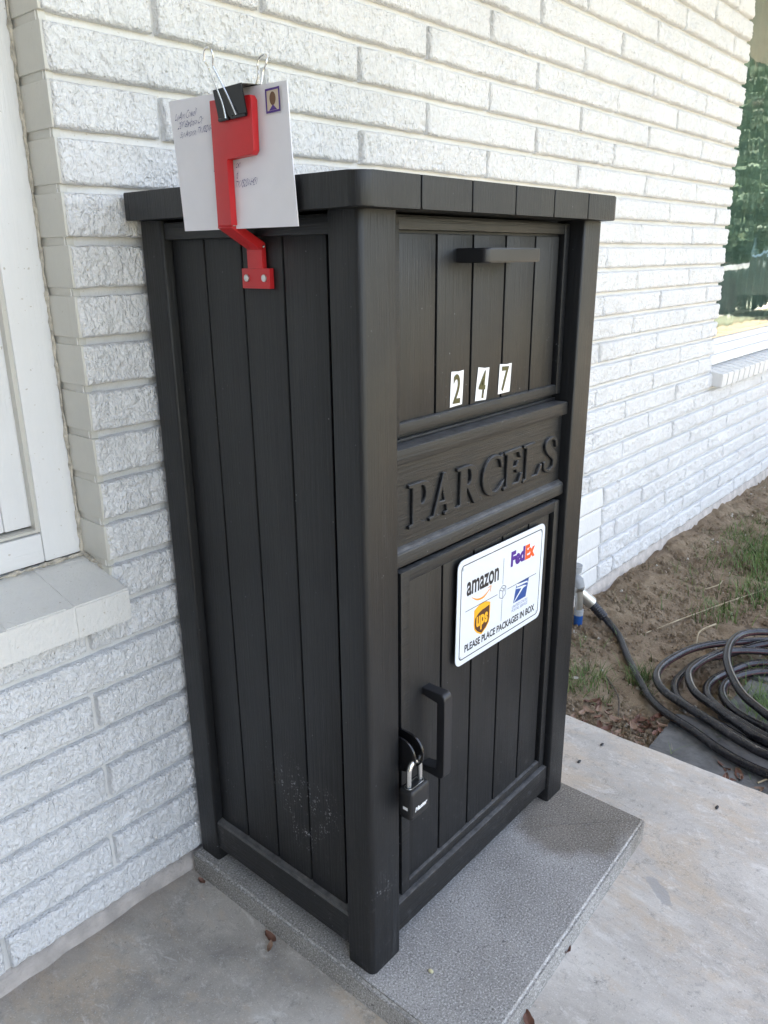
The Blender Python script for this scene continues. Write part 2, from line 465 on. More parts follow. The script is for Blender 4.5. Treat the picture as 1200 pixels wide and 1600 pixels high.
def box_bm(x0, x1, y0, y1, z0, z1, bev=0.0, seg=2):
    bm = bmesh.new()
    vs = [bm.verts.new((x, y, z)) for x in (x0, x1) for y in (y0, y1) for z in (z0, z1)]
    for f in ((0, 1, 3, 2), (4, 6, 7, 5), (0, 4, 5, 1), (2, 3, 7, 6), (0, 2, 6, 4), (1, 5, 7, 3)):
        bm.faces.new([vs[i] for i in f])
    if bev > 0:
        bmesh.ops.bevel(bm, geom=bm.edges[:], offset=bev, segments=seg, affect='EDGES', profile=0.6)
    return bm

def boxes(lst, bev=0.0, seg=2):
    bm = bmesh.new()
    for b in lst:
        add_bm(bm, box_bm(*b[:6], bev=(b[6] if len(b) > 6 else bev), seg=seg))
    return bm

def prism_bm(poly, z0, z1, bev=0.0, axis='z', seg=2):
    """poly: list of 2d points; axis z -> (x,y); y -> (x,z) extruded along y; x -> (y,z) extruded along x"""
    bm = bmesh.new()
    def P(a, b, c):
        return {'z': (a, b, c), 'y': (a, c, b), 'x': (c, a, b)}[axis]
    lo = [bm.verts.new(P(a, b, z0)) for a, b in poly]
    hi = [bm.verts.new(P(a, b, z1)) for a, b in poly]
    n = len(poly)
    fl = bm.faces.new(lo[::-1]); fh = bm.faces.new(hi)
    for i in range(n):
        bm.faces.new([lo[i], lo[(i + 1) % n], hi[(i + 1) % n], hi[i]])
    if bev > 0:
        ed = list(fl.edges) + list(fh.edges)
        bmesh.ops.bevel(bm, geom=ed, offset=bev, segments=seg, affect='EDGES', profile=0.6)
    return bm

def rrect(x0, x1, y0, y1, r, n=6):
    rr = r if isinstance(r, (list, tuple)) else [r] * 4      # order: (x1,y1),(x0,y1),(x0,y0),(x1,y0)
    out = []
    for (cx, cy, a0), q in zip(((x1, y1, 0), (x0, y1, 90), (x0, y0, 180), (x1, y0, 270)), rr):
        sx = -1 if cx == x1 else 1; sy = -1 if cy == y1 else 1
        if q <= 0: out.append((cx, cy)); continue
        for k in range(n + 1):
            a = rad(a0 + 90 * k / n)
            out.append((cx + sx * q + q * math.cos(a), cy + sy * q + q * math.sin(a)))
    return out

def catmull(pts, n=8, closed=False):
    pts = [Vector(p) for p in pts]
    out = []; m = len(pts)
    rng = range(m) if closed else range(m - 1)
    for i in rng:
        g = (lambda k: pts[k % m]) if closed else (lambda k: pts[max(0, min(m - 1, k))])
        p0, p1, p2, p3 = g(i - 1), g(i), g(i + 1), g(i + 2)
        for k in range(n):
            t = k / n
            out.append(0.5 * ((2 * p1) + (p2 - p0) * t + (2 * p0 - 5 * p1 + 4 * p2 - p3) * t * t + (3 * p1 - p0 - 3 * p2 + p3) * t ** 3))
    if not closed: out.append(pts[-1])
    return out

def tube_bm(pts, r, seg=10, matfn=None, cap=True):
    bm = bmesh.new()
    pts = [Vector(p) for p in pts]
    n = len(pts)
    T = [(pts[min(i + 1, n - 1)] - pts[max(i - 1, 0)]).normalized() for i in range(n)]
    up = Vector((0, 0, 1))
    if abs(T[0].dot(up)) > 0.9: up = Vector((1, 0, 0))
    u = (up - T[0] * up.dot(T[0])).normalized()
    rings = []
    for i in range(n):
        u = (u - T[i] * u.dot(T[i])).normalized()
        w = T[i].cross(u)
        ri = r[i] if isinstance(r, (list, tuple)) else r
        rings.append([bm.verts.new(pts[i] + (u * math.cos(2 * math.pi * k / seg) + w * math.sin(2 * math.pi * k / seg)) * ri) for k in range(seg)])
    for i in range(n - 1):
        for k in range(seg):
            f = bm.faces.new([rings[i][k], rings[i][(k + 1) % seg], rings[i + 1][(k + 1) % seg], rings[i + 1][k]])
            if matfn: f.material_index = matfn(i, k)
    if cap:
        bm.faces.new(rings[0][::-1]); bm.faces.new(rings[-1])
    return bm

def curve_mesh(loops, extrude=0.0, bevel=0.0, xform=None, offset=0.0):
    """filled 2d outlines (first listed may contain holes) -> mesh"""
    cu = bpy.data.curves.new("tmpc", 'CURVE')
    cu.dimensions = '2D'; cu.fill_mode = 'BOTH'
    cu.offset = offset
    cu.extrude = extrude; cu.bevel_depth = bevel; cu.bevel_resolution = 1
    for lp in loops:
        s = cu.splines.new('POLY'); s.points.add(len(lp) - 1)
        for i, p in enumerate(lp): s.points[i].co = (p[0], p[1], 0, 1)
        s.use_cyclic_u = True
    return _bake(cu, xform)

def _bake(cu, xform):
    o = bpy.data.objects.new("tmpo", cu); COL.objects.link(o)
    dg = bpy.context.evaluated_depsgraph_get(); dg.update()
    me = bpy.data.meshes.new_from_object(o.evaluated_get(dg))
    bpy.data.objects.remove(o); bpy.data.curves.remove(cu)
    me.materials.clear()
    if xform is not None: me.transform(xform)
    return me

def text_mesh(txt, size, xform=None, width=None, height=None, bold=0.0, shear=0.0, extrude=0.0, spacing=1.0, space_line=1.0):
    cu = bpy.data.curves.new("tmpt", 'FONT')
    cu.body = txt; cu.size = size; cu.offset = bold; cu.shear = shear; cu.extrude = extrude
    cu.space_character = spacing; cu.space_line = space_line; cu.resolution_u = 4
    me = _bake(cu, None)
    if width or height:
        co = np.array([v.co[:] for v in me.vertices])
        mn, mx = co.min(0), co.max(0)
        sx = width / (mx[0] - mn[0]) if width else 1
        sy = height / (mx[1] - mn[1]) if height else sx
        me.transform(Matrix.Diagonal((sx, sy, 1, 1)) @ Matrix.Translation((-mn[0], -mn[1], 0)))
    if xform is not None: me.transform(xform)
    return me

def join_meshes(lst):
    bm = bmesh.new()
    for me, idx in lst:
        n = len(bm.faces); bm.from_mesh(me); bm.faces.ensure_lookup_table()
        for f in bm.faces[n:]: f.material_index = idx
        bpy.data.meshes.remove(me)
    me = bpy.data.meshes.new("mesh"); bm.to_mesh(me); bm.free()
    return me

def front_frame(x, y, z, rot=0.0):
    """2d (u right, v up) -> plane facing -y"""
    return Matrix.Translation((x, y, z)) @ Matrix.Rotation(rot, 4, 'Y') @ Matrix.Rotation(rad(90), 4, 'X')

def side_frame(x, y, z, rot=0.0):
    """2d -> plane facing -x : u runs towards -y, v up"""
    return Matrix.Translation((x, y, z)) @ Matrix.Rotation(rot, 4, 'X') @ Matrix.Rotation(rad(-90), 4, 'Z') @ Matrix.Rotation(rad(90), 4, 'X')

# numpy value noise
_H = RNG.random((256, 256))
def vnoise(x, y):
    xi = np.floor(x).astype(int); yi = np.floor(y).astype(int)
    fx = x - xi; fy = y - yi
    fx = fx * fx * (3 - 2 * fx); fy = fy * fy * (3 - 2 * fy)
    a = _H[xi % 256, yi % 256]; b = _H[(xi + 1) % 256, yi % 256]
    c = _H[xi % 256, (yi + 1) % 256]; d = _H[(xi + 1) % 256, (yi + 1) % 256]
    return (a * (1 - fx) + b * fx) * (1 - fy) + (c * (1 - fx) + d * fx) * fy

def np_mesh(V, F, smooth=True):
    me = bpy.data.meshes.new("mesh")
    V = np.asarray(V, dtype=np.float32); F = np.asarray(F, dtype=np.int32)
    me.vertices.add(len(V)); me.vertices.foreach_set('co', V.ravel())
    me.loops.add(F.size); me.loops.foreach_set('vertex_index', F.ravel())
    me.polygons.add(len(F)); me.polygons.foreach_set('loop_start', np.arange(0, F.size, 4, dtype=np.int32))
    me.polygons.foreach_set('loop_total', np.full(len(F), 4, dtype=np.int32))
    me.polygons.foreach_set('use_smooth', np.full(len(F), smooth))
    me.update(calc_edges=True); me.validate()
    return me

# ------------------------------------------------------------------ measures
YW = 0.444            # face of the brick wall
CS = 0.06775          # brick course
Z0 = -0.0113          # a bed joint
JX = -0.105           # jamb of the left window
RX = 2.535            # jamb of the right window
ZP = -0.045           # porch floor
TOPK = 36
ZSILL_L = 0.583

# ------------------------------------------------------------------ ground, porch, lawn
def porch():
    # porch floor with a slightly uneven right edge, the slab is 0.10 thick
    ys = np.linspace(0.70, -2.6, 120)
    edge = [0.902 + 0.006 * (vnoise(np.array([y * 9]), np.array([3.3]))[0] - .5) + 0.004 * (vnoise(np.array([y * 40]), np.array([7.3]))[0] - .5) for y in ys]
    poly = [(-2.6, 0.70)] + [(e, y) for e, y in zip(edge, ys)] + [(-2.6, -2.6)]
    bm = prism_bm(poly[::-1], ZP - 0.12, ZP, bev=0.004)
    return obj('porch_floor', bm_mesh(bm, True), M['porch'], kind='structure')
porch()

def dirt():
    def axis(lo, hi, cl, ch, st, big):
        a = list(np.arange(cl, ch, st))
        x = cl
        s = st
        while x > lo:
            s *= 1.25; x -= s; a.insert(0, x)
        x = ch; s = st
        while x < hi:
            s *= 1.25; x += s; a.append(x)
        return np.array(a)
    xs = axis(-60, 90, 0.88, 4.2, 0.014, 0)
    ys = axis(-90, 60, -0.8, 0.50, 0.014, 0)
    X, Y = np.meshgrid(xs, ys, indexing='ij')
    near = np.clip((X - 0.8) / 0.05, 0, 1) * np.clip((6 - X) / 1.5, 0, 1) * np.clip((Y + 2.2) / 1.0, 0, 1)
    Z = np.full(X.shape, -0.085)
    slope = np.clip((Y - 0.05) / 0.40, 0, 1) ** 1.4 * (0.035)
    nz = 0.022 * (vnoise(X * 7 + 3, Y * 7) - .5) + 0.012 * (vnoise(X * 22, Y * 22 + 9) - .5) + 0.015 * (vnoise(X * 48, Y * 48) ** 2 - .3) + 0.010 * (1 - np.abs(2 * vnoise(X * 16 + 7, Y * 16) - 1) - .5)
    bed = np.exp(-((X - 1.25) ** 2 / 0.12 + (Y + 0.35) ** 2 / 0.25))
    Z = Z + near * (slope + nz * (1 - 0.6 * bed))
    V = np.stack([X, Y, Z], -1).reshape(-1, 3)
    n, m = X.shape
    i = np.arange(n - 1)[:, None] * m + np.arange(m - 1)[None]
    F = np.stack([i, i + m, i + m + 1, i + 1], -1).reshape(-1, 4)
    return obj('ground', np_mesh(V, F), M['dirt'], kind='structure')
dirt()
bm = boxes([(-30, 60, -70, -2.75, -0.20, -0.045)])
obj('lawn', bm_mesh(bm), M['lawnm'], kind='structure')
bm = boxes([(9.5, 40, -3.9, -3.3, -0.20, -0.030), (13.0, 17.0, -60, -3.9, -0.2, -0.034)])
obj('driveway', bm_mesh(bm), M['pathm'], kind='structure')

# ------------------------------------------------------------------ brick wall
wall = thing('brick_wall', 'white painted rock-faced brick wall of the house behind the black parcel box', 'wall', (0, YW, ZP))

def courses():
    out = []
    rn = random.Random(5)
    for k in range(-1, TOPK):
        z0 = Z0 + CS * k + 0.0056; z1 = Z0 + CS * (k + 1) - 0.0056
        odd = (k % 2 != 0)
        x = -0.352 - 0.4245 * 3 + (0.2 if odd else 0)
        js = []
        while x < 5.2:
            js.append(x + rn.uniform(-0.004, 0.004)); x += 0.4225
        for a, b in zip(js[:-1], js[1:]):
            segs = [(a + 0.005, b - 0.005)]
            # half bricks scattered far along
            if False:
                mpt = (a + b) / 2; segs = [(a + 0.005, mpt - 0.004), (mpt + 0.004, b - 0.005)]
            for s in segs: out.append((k, s[0], s[1], z0, z1))
    return out

def in_cuts(k, a, b, z0, z1):
    zc = (z0 + z1) / 2
    res = [(a, b)]
    def cut(res, lo, hi):
        o = []
        for a, b in res:
            if b <= lo or a >= hi: o.append((a, b)); continue
            if a < lo: o.append((a, lo))
            if b > hi: o.append((hi, b))
        return o
    if zc > 0.55: res = cut(res, -3.2, JX + 0.002)
    if zc > 0.585: res = cut(res, RX, 4.9)
    if 0 <= k - 1 < 5 - 1 + 0 and k >= 0: res = cut(res, 1.47, 1.646)
    if k == 0: res = cut(res, 1.47, 1.646)
    return [(p, q) for p, q in res if q - p > 0.02]

V_all = []; F_all = []; nv = 0
def brick_face(a, b, z0, z1, smoothf=1.0, rough=1.0, seed=0, tilt=0.0):
    global nv
    st = 0.0021 if a < 0.6 else (0.0030 if a < 1.2 else 0.0045)
    nu = max(6, int((b - a) / st)); nw = max(6, int((z1 - z0) / st))
    u = np.linspace(0, 1, nu + 1); w = np.linspace(0, 1, nw + 1)
    U, W = np.meshgrid(u, w, indexing='ij')
    X = a + (b - a) * U; Z = z0 + (z1 - z0) * W
    sx = seed * 17.3
    wx = X + 0.004 * vnoise(X * 120 + sx, Z * 120); wz = Z + 0.004 * vnoise(X * 110, Z * 110 + sx)
    lump = vnoise(wx * 34 + sx, wz * 22)
    n1 = 1 - np.abs(2 * vnoise(wx * 165 + wz * 45 + sx, wz * 105) - 1)
    n2 = 1 - np.abs(2 * vnoise(wx * 340 + sx, wz * 250 + 5) - 1)
    n3 = vnoise(wx * 75 + sx + 40, wz * 45)
    d = 0.0030 * (lump - .5) + 0.0024 * (n3 - .5) + 0.0023 * n1 ** 1.3 + 0.0012 * n2
    d *= rough * (1.05 + 0.5 * ((seed * 0.618034) % 1.0)) * (1.0 if a < 1.0 else 1.35)
    # ragged arrises
    eu = np.minimum(U, 1 - U) * (b - a); ew = np.minimum(W, 1 - W) * (z1 - z0)
    e = np.minimum(eu, ew)
    rag = 0.0022 + 0.0025 * vnoise(X * 60 + sx, Z * 60)
    t = np.clip(e / rag, 0, 1)
    d = d * (0.35 + 0.65 * t) - 0.0020 * (1 - t) ** 2 * (0.6 + 0.8 * rough)
    edge = (e < 1e-9)
    Y = YW - d - 0.001 + tilt * (W - .5)
    X = X + np.where(eu < 0.02, 0.0022 * rough * (vnoise(X * 3 + sx, Z * 70) - .5), 0)
    Z = Z + np.where(ew < 0.01, 0.0022 * rough * (vnoise(X * 45, Z * 3 + sx) - .5), 0)
    G = np.stack([X, Y, Z], -1)
    # skirt going back into the wall
    pad = np.zeros((nu + 3, nw + 3, 3)); pad[1:-1, 1:-1] = G
    pad[0, 1:-1] = G[0]; pad[-1, 1:-1] = G[-1]; pad[1:-1, 0] = G[:, 0]; pad[1:-1, -1] = G[:, -1]
    pad[0, 0] = G[0, 0]; pad[0, -1] = G[0, -1]; pad[-1, 0] = G[-1, 0]; pad[-1, -1] = G[-1, -1]
    for sl in ((0, slice(None)), (-1, slice(None)), (slice(None), 0), (slice(None), -1)):
        pad[sl][..., 1] = YW + 0.035
    n, m = nu + 3, nw + 3
    i = np.arange(n - 1)[:, None] * m + np.arange(m - 1)[None] + nv
    F_all.append(np.stack([i, i + m, i + m + 1, i + 1], -1).reshape(-1, 4))
    V_all.append(pad.reshape(-1, 3)); nv += n * m

sd_ = 0
for (k, a, b, z0, z1) in courses():
    if k < 0: z0 = ZP - 0.02; 
    for (p, q) in in_cuts(k, a, b, z0, z1):
        if q < -0.75 or p > 4.6: continue
        if z0 > 2.42: continue
        if k < 0: continue
        sd_ += 1
        brick_face(p, q, z0, z1, seed=sd_)
bricks = obj('bricks', np_mesh(np.concatenate(V_all), np.concatenate(F_all)), M['brick'], wall)

# smooth painted bricks round the tap
V_all = []; F_all = []; nv = 0
for k in range(0, 5):
    z0 = Z0 + CS * k + 0.003; z1 = Z0 + CS * (k + 1) - 0.002
    brick_face(1.475, 1.640, z0, z1, rough=0.22, seed=900 + k, tilt=0.006)
obj('smooth_brick', np_mesh(np.concatenate(V_all), np.concatenate(F_all)), M['smooth'], wall)

# mortar sheet (recessed), with the two window openings left out
def mortar():
    V = []; F = []; n0 = 0
    def sheet(x0, x1, z0, z1, st):
        nonlocal n0
        nu = max(2, int((x1 - x0) / st)); nw = max(2, int((z1 - z0) / st))
        X, Z = np.meshgrid(np.linspace(x0, x1, nu + 1), np.linspace(z0, z1, nw + 1), indexing='ij')
        ph = ((Z - Z0) / CS) % 1.0
        ph = np.minimum(ph, 1 - ph) * CS
        Y = YW + 0.0105 + 0.002 * (vnoise(X * 40, Z * 90) - .5) + 0.0015 * (vnoise(X * 8, Z * 200) - .5)
        n, m = X.shape
        i = np.arange(n - 1)[:, None] * m + np.arange(m - 1)[None] + n0
        V.append(np.stack([X, Y, Z], -1).reshape(-1, 3)); F.append(np.stack([i, i + m, i + m + 1, i + 1], -1).reshape(-1, 4)); n0 += n * m
    sheet(JX + 0.0, 1.2, -0.02, 2.42, 0.004)
    sheet(-0.8, JX, -0.02, 0.545, 0.005)
    sheet(1.2, RX - 0.002, -0.02, 2.42, 0.008)
    sheet(RX - 0.002, 5.1, -0.02, 0.60, 0.02)
    return np_mesh(np.concatenate(V), np.concatenate(F))
obj('mortar', mortar(), M['mortar'], wall)

# solid body of the wall, footing, reveals
def footing():
    V = []; F = []; n0 = 0
    xs = np.arange(-0.9, 5.1, 0.012)
    prof = [(0.055, 0.0), (0.004, 0.0), (-0.002, -0.3), (-0.004, -1.0)]
    rows = []
    for x in xs:
        w = vnoise(np.array([x * 6]), np.array([2.2]))[0]; w2 = vnoise(np.array([x * 30]), np.array([4.2]))[0]
        zt = Z0 + 0.003 + 0.006 * (w2 - .5) - 0.004 * w
        r = []
        for j, (dy, f) in enumerate(prof):
            z = zt + f * 0.12
            r.append((x, YW + dy + (0.010 * (w - .5) + 0.006 * (w2 - .5)) * (1 if j > 0 else 0) , z))
        rows.append(r)
    V = np.array(rows); n, m, _ = V.shape
    i = np.arange(n - 1)[:, None] * m + np.arange(m - 1)[None]
    F = np.stack([i, i + m, i + m + 1, i + 1], -1).reshape(-1, 4)
    return np_mesh(V.reshape(-1, 3), F)
obj('footing', footing(), M['found'], wall)
bm = boxes([(-3.2, -0.80, YW + 0.001, 0.62, -0.16, 0.548), (-0.80, JX - 0.003, YW + 0.012, 0.62, -0.16, 0.545),
            (JX + 0.006, RX - 0.006, YW + 0.014, 0.62, -0.16, 2.44), (RX - 0.006, 5.2, YW + 0.014, 0.62, -0.16, 0.55),
            (4.9, 7.0, YW + 0.012, 0.62, 0.55, 2.44), (-3.2, JX + 0.006, YW + 0.014, 0.62, 2.25, 2.44), (RX - 0.006, 4.9, YW + 0.014, 0.62, 2.30, 2.44),
            (-3.2, -1.6, YW + 0.014, 0.62, ZSILL_L - 0.03, 2.25)])
obj('wall_core', bm_mesh(bm), M['smooth'], wall)
# left jamb: smooth brick ends with struck joints
bm = bmesh.new()
for k in range(8, TOPK - 2):
    z0 = Z0 + CS * k + 0.0055; z1 = Z0 + CS * (k + 1) - 0.0055
    if z1 < 0.56: continue
    add_bm(bm, box_bm(JX - 0.0005 + random.uniform(-0.0008, 0.0008), JX + 0.010, YW - 0.0005, 0.60, max(z0, 0.56), z1, 0.0018, 2))
add_bm(bm, box_bm(JX + 0.0018, JX + 0.012, YW + 0.006, 0.60, 0.56, 2.40))
obj('jamb_bricks', bm_mesh(bm, True), M['reveal'], wall)
bm = bmesh.new()
for k in range(9, TOPK - 2):
    z0 = Z0 + CS * k + 0.0055; z1 = Z0 + CS * (k + 1) - 0.0055
    add_bm(bm, box_bm(RX - 0.012, RX, YW + 0.001, 0.60, z0, z1, 0.0018, 2))
obj('jamb_bricks', bm_mesh(bm, True), M['reveal'], wall)
# left rowlock sill (sloped smooth bricks)
def rowlock(x0, x1, yf, yb, zf, zb, h, wid, gap, dy):
    bm = bmesh.new(); x = x1
    while x > x0:
        a = x - wid + gap
        b_ = prism_bm([(yf, zf - h), (yf, zf), (yb, zb), (yb, zb - h)], a, x, 0.0, 'x')
        bmesh.ops.bevel(b_, geom=b_.edges[:], offset=0.0022, segments=2, affect='EDGES')
        j = random.uniform(-0.0012, 0.0012)
        bmesh.ops.translate(b_, vec=(0, j, j * 0.5), verts=b_.verts[:])
        add_bm(bm, b_); x -= wid
    add_bm(bm, prism_bm([(yf + dy, zf - h + dy), (yf + dy, zf - dy * .8), (yb, zb - dy), (yb, zb - h + dy)], x0, x1 - 0.004, 0, 'x'))
    return bm
obj('window_sill', bm_mesh(rowlock(-0.95, -0.102, 0.398, 0.530, 0.5705, 0.600, 0.052, 0.0985, 0.0085, 0.0013), True), M['sill'], wall, label='smooth painted brick sill under the left window')
def rowlock_r():
    bm = bmesh.new(); x = RX + 0.012
    while x < 4.8:
        b_ = prism_bm([(0.402, 0.540), (0.398, 0.592), (0.53, 0.615), (0.53, 0.55)], x, x + 0.060, 0, 'x')
        bmesh.ops.bevel(b_, geom=b_.edges[:], offset=0.003, segments=2, affect='EDGES')
        add_bm(bm, b_); x += 0.0685
    add_bm(bm, prism_bm([(0.407, 0.546), (0.407, 0.586), (0.53, 0.606), (0.53, 0.556)], RX + 0.016, 4.8, 0, 'x'))
    return bm
obj('window_sill', bm_mesh(rowlock_r(), True), M['smooth'], wall, label='row of white painted bricks on edge under the right window')
# roof, eaves and porch ceiling shade the wall
roof = thing('porch_roof', 'pale painted porch ceiling and house eaves seen mirrored in the right window', 'roof', (0, 0.5, 2.45))
bm = boxes([(-3.4, 0.95, -1.25, 0.44, 2.441, 2.47), (0.951, 9.0, -0.62, 0.44, 2.44, 2.47)])
obj('ceiling', bm_mesh(bm), M['ceil'], roof)
bm = bmesh.new()
add_bm(bm, prism_bm([(-1.30, 2.472), (-1.30, 2.56), (5.0, 4.6), (12.0, 2.5), (12.0, 2.472)], -3.5, 0.98, 0, 'x'))
add_bm(bm, prism_bm([(-0.66, 2.472), (-0.66, 2.56), (5.0, 4.5), (12.0, 2.5), (12.0, 2.472)], 0.981, 9.0, 0, 'x'))
obj('roof_slope', bm_mesh(bm), M['roofm'], roof)
bm = boxes([(-3.2, 7.0, 3.2, 3.3, -0.1, 2.46), (-3.2, -3.1, 0.621, 3.2, -0.1, 2.46), (7.0, 7.1, 0.45, 3.2, -0.1, 2.46)])
obj('inner_walls', bm_mesh(bm), M['curt'], roof)

light_block = thing('light_block_wall', 'unseen taupe side wall added to block light from the left of the porch', 'wall', (-2.6, -1.2, ZP))  # unseen wall added to keep light off the left side of the box
obj('light_block_panel', bm_mesh(boxes([(-2.7, -2.6, -3.0, 0.43, -0.16, 2.44)])), plain('light_block_taupe', (0.12, 0.118, 0.115), 0.8), light_block)

# ------------------------------------------------------------------ left window
lw = thing('white_window', 'white wood-grain window casing at the left edge above the brick sill', 'window', (-0.5, 0.52, 0.60))
YF = 0.518
obj('casing', bm_mesh(boxes([(-0.168, JX - 0.0035, YF, 0.56, 0.6035, 2.24, 0.003)]), True), M['vz'], lw)
obj('casing', bm_mesh(boxes([(-1.6, -0.1685, YF + 0.0005, 0.56, 0.6035, 0.650, 0.003)]), True), M['vx'], lw)
obj('bead', bm_mesh(boxes([(-0.1745, -0.166, YF + 0.003, 0.56, 0.652, 2.2, 0.002), (-1.6, -0.166, YF + 0.0035, 0.56, 0.6515, 0.657, 0.002)]), True), M['reveal'], lw)
obj('sash', bm_mesh(boxes([(-0.215, -0.1725, YF + 0.016, 0.565, 0.66, 2.2, 0.003)]), True), M['vz'], lw)
obj('sash', bm_mesh(boxes([(-1.6, -0.2152, YF + 0.017, 0.565, 0.66, 0.700, 0.003)]), True), M['vx'], lw)
obj('pane', bm_mesh(boxes([(-1.6, -0.2152, YF + 0.026, YF + 0.030, 0.7002, 2.2)])), plain('frosted_pane', (0.62, 0.64, 0.66), 0.25), lw)
# caulk line between casing and brick
def caulk(pts, r):
    p = catmull(pts, 60)
    rr = []
    for i, q in enumerate(p):
        q += Vector((random.uniform(-1, 1), random.uniform(-1, 1), random.uniform(-1, 1))) * 0.0007
        rr.append(r * (0.6 + 0.9 * noise.noise(q * 90) + 0.3))
    return tube_bm(p, rr, 6)
bm = caulk([(JX - 0.003, 0.517, 0.602), (JX - 0.003, 0.517, 1.0), (JX - 0.003, 0.517, 1.5), (JX - 0.003, 0.517, 2.2)], 0.0028)
add_bm(bm, caulk([(JX - 0.001, 0.515, 0.601), (-0.25, 0.515, 0.6005), (-0.6, 0.515, 0.600), (-0.9, 0.515, 0.600)], 0.0030))
add_bm(bm, caulk([(JX - 0.001, 0.515, 0.600), (JX + 0.001, 0.48, 0.592), (JX + 0.003, 0.447, 0.584)], 0.0030))
obj('caulk', bm_mesh(bm, True), M['caulk'], lw)

# ------------------------------------------------------------------ right window
rw = thing('picture_window', 'large dark picture window reflecting trees and a parked car beside the brick wall', 'window', (3.6, 0.5, 0.62))
obj('window_frame', bm_mesh(boxes([(RX + 0.002, 4.88, 0.470, 0.56, 0.617, 0.655, 0.003), (RX + 0.002, 4.88, 0.482, 0.56, 0.656, 0.690, 0.003), (RX + 0.0, 4.88, 0.492, 0.56, 0.691, 0.716, 0.003),
    (RX + 0.001, RX + 0.022, 0.493, 0.56, 0.717, 2.28, 0.003), (4.84, 4.885, 0.49, 0.56, 0.717, 2.28, 0.003), (RX + 0.024, 4.83, 0.49, 0.56, 2.25, 2.285, 0.003)]), True), M['vx'], rw)
obj('pane', bm_mesh(boxes([(RX + 0.0225, 4.839, 0.500, 0.505, 0.7165, 2.249)])), M['glass'], rw)
def curtain():
    xs = np.arange(RX + 0.03, 4.83, 0.012); zs = [0.72, 1.4, 2.24]
    V = []
    for x in xs:
        for z in zs: V.append((x, 0.585 + 0.014 * math.sin(x * 62 + 1.5 * math.sin(x * 9)) + 0.006 * math.sin(x * 131), z))
    n, m = len(xs), 3
    i = np.arange(n - 1)[:, None] * m + np.arange(m - 1)[None]
    return np_mesh(V, np.stack([i, i + m, i + m + 1, i + 1], -1).reshape(-1, 4))
obj('curtain', curtain(), M['curt'], rw)

# ------------------------------------------------------------------ concrete paver under the box
def slab():
    r = 0.006
    bm = prism_bm(rrect(-0.0165, 0.6080, -0.1965, 0.4355, 0.004, 2), ZP, 0.0, 0.0, 'z')
    bmesh.ops.bevel(bm, geom=[e for e in bm.edges if abs(e.verts[0].co.z) < 1e-6 and abs(e.verts[1].co.z) < 1e-6], offset=0.0055, segments=3, affect='EDGES')
    bmesh.ops.triangulate(bm, faces=[f for f in bm.faces if len(f.verts) > 4])
    for v in bm.verts:
        v.co.y += 0.025 * ((v.co.x - 0.06) / 0.545) * (1 if v.co.y < 0 else 0)
    return bm
obj('concrete_paver', bm_mesh(slab(), True), M['slab'], label='rough grey square concrete paver the black parcel box stands on', cat='paver')

# ------------------------------------------------------------------ the parcel box
W, D, H = 0.588, 0.428, 1.100
box = thing('parcel_box', 'tall black wood-look plastic parcel drop box with two doors and the word PARCELS', 'parcel box', (W / 2, D / 2, 0))
def post(x0, x1, y0, y1, rr):
    return prism_bm(rrect(x0, x1, y0, y1, rr, 5), 0.0, H - 0.0005, 0.0015, 'z')
obj('post', bm_mesh(post(0, 0.065, 0, 0.051, (0.003, 0.003, 0.009, 0.004)), True), M['plz'], box)
obj('post', bm_mesh(post(W - 0.059, W, 0, 0.051, (0.003, 0.003, 0.004, 0.006)), True), M['plz'], box)
obj('post', bm_mesh(post(0, 0.060, D - 0.0505, D, (0.003, 0.003, 0.004, 0.003)), True), M['plz'], box)
obj('post', bm_mesh(post(W - 0.059, W, D - 0.0505, D, 0.003), True), M['plz'], box)
# core keeps the inside closed
obj('body', bm_mesh(boxes([(0.0245, W - 0.026, 0.042, D - 0.012, 0.045, H - 0.002)])), M['plz'], box)
# left side: planks and rails
pl = [(0.020, 0.0245, 0.052, 0.377, 0.046, 1.09)]
y = 0.3772
ys = [0.0512, 0.0660, 0.1448, 0.2240, 0.3025, 0.3772]
ys = [0.0512, 0.0665, 0.1445, 0.2240, 0.3030, 0.3770]
for a, b in zip(ys[:-1], ys[1:]):
    pl.append((0.0150, 0.0215, a + 0.0014, b - 0.0014, 0.05, 1.085, 0.0026))
obj('side_panel', bm_mesh(boxes(pl), True), M['plz'], box)
obj('side_panel', bm_mesh(boxes([(W - 0.026, W - 0.016, 0.052, 0.377, 0.05, 1.09)]), True), M['plz'], box)
obj('rail', bm_mesh(prism_bm([(0.0040, 1.0775), (0.0145, 1.0700), (0.023, 1.0700), (0.023, 1.0965), (0.0040, 1.0965)], 0.0513, 0.3772, 0.0, 'y') if False else boxes([(0.0040, 0.023, 0.0513, 0.3772, 1.0735, 1.0965, 0.003)]), True), M['ply'], box)
bmr = bmesh.new()
pr = [(0.0035, 0.028), (0.0035, 0.080), (0.0065, 0.0835), (0.0145, 0.0855), (0.023, 0.0855), (0.023, 0.028)]
lo = [bmr.verts.new((a, 0.0513, b)) for a, b in pr]; hi = [bmr.verts.new((a, 0.3772, b)) for a, b in pr]
bmr.faces.new(lo); bmr.faces.new(hi[::-1])
for i in range(len(pr)): bmr.faces.new([lo[i], lo[(i + 1) % 6], hi[(i + 1) % 6], hi[i]])
obj('rail', bm_mesh(bmr), M['ply'], box)
# front bottom rail
def bev_box(x0, x1, y0, y1, z0, z1, b=0.003):
    return (x0, x1, y0, y1, z0, z1, b)
obj('rail', bm_mesh(boxes([bev_box(0.0655, 0.5285, 0.0050, 0.040, 0.030, 0.0835, 0.0035)]), True), M['plx'], box)

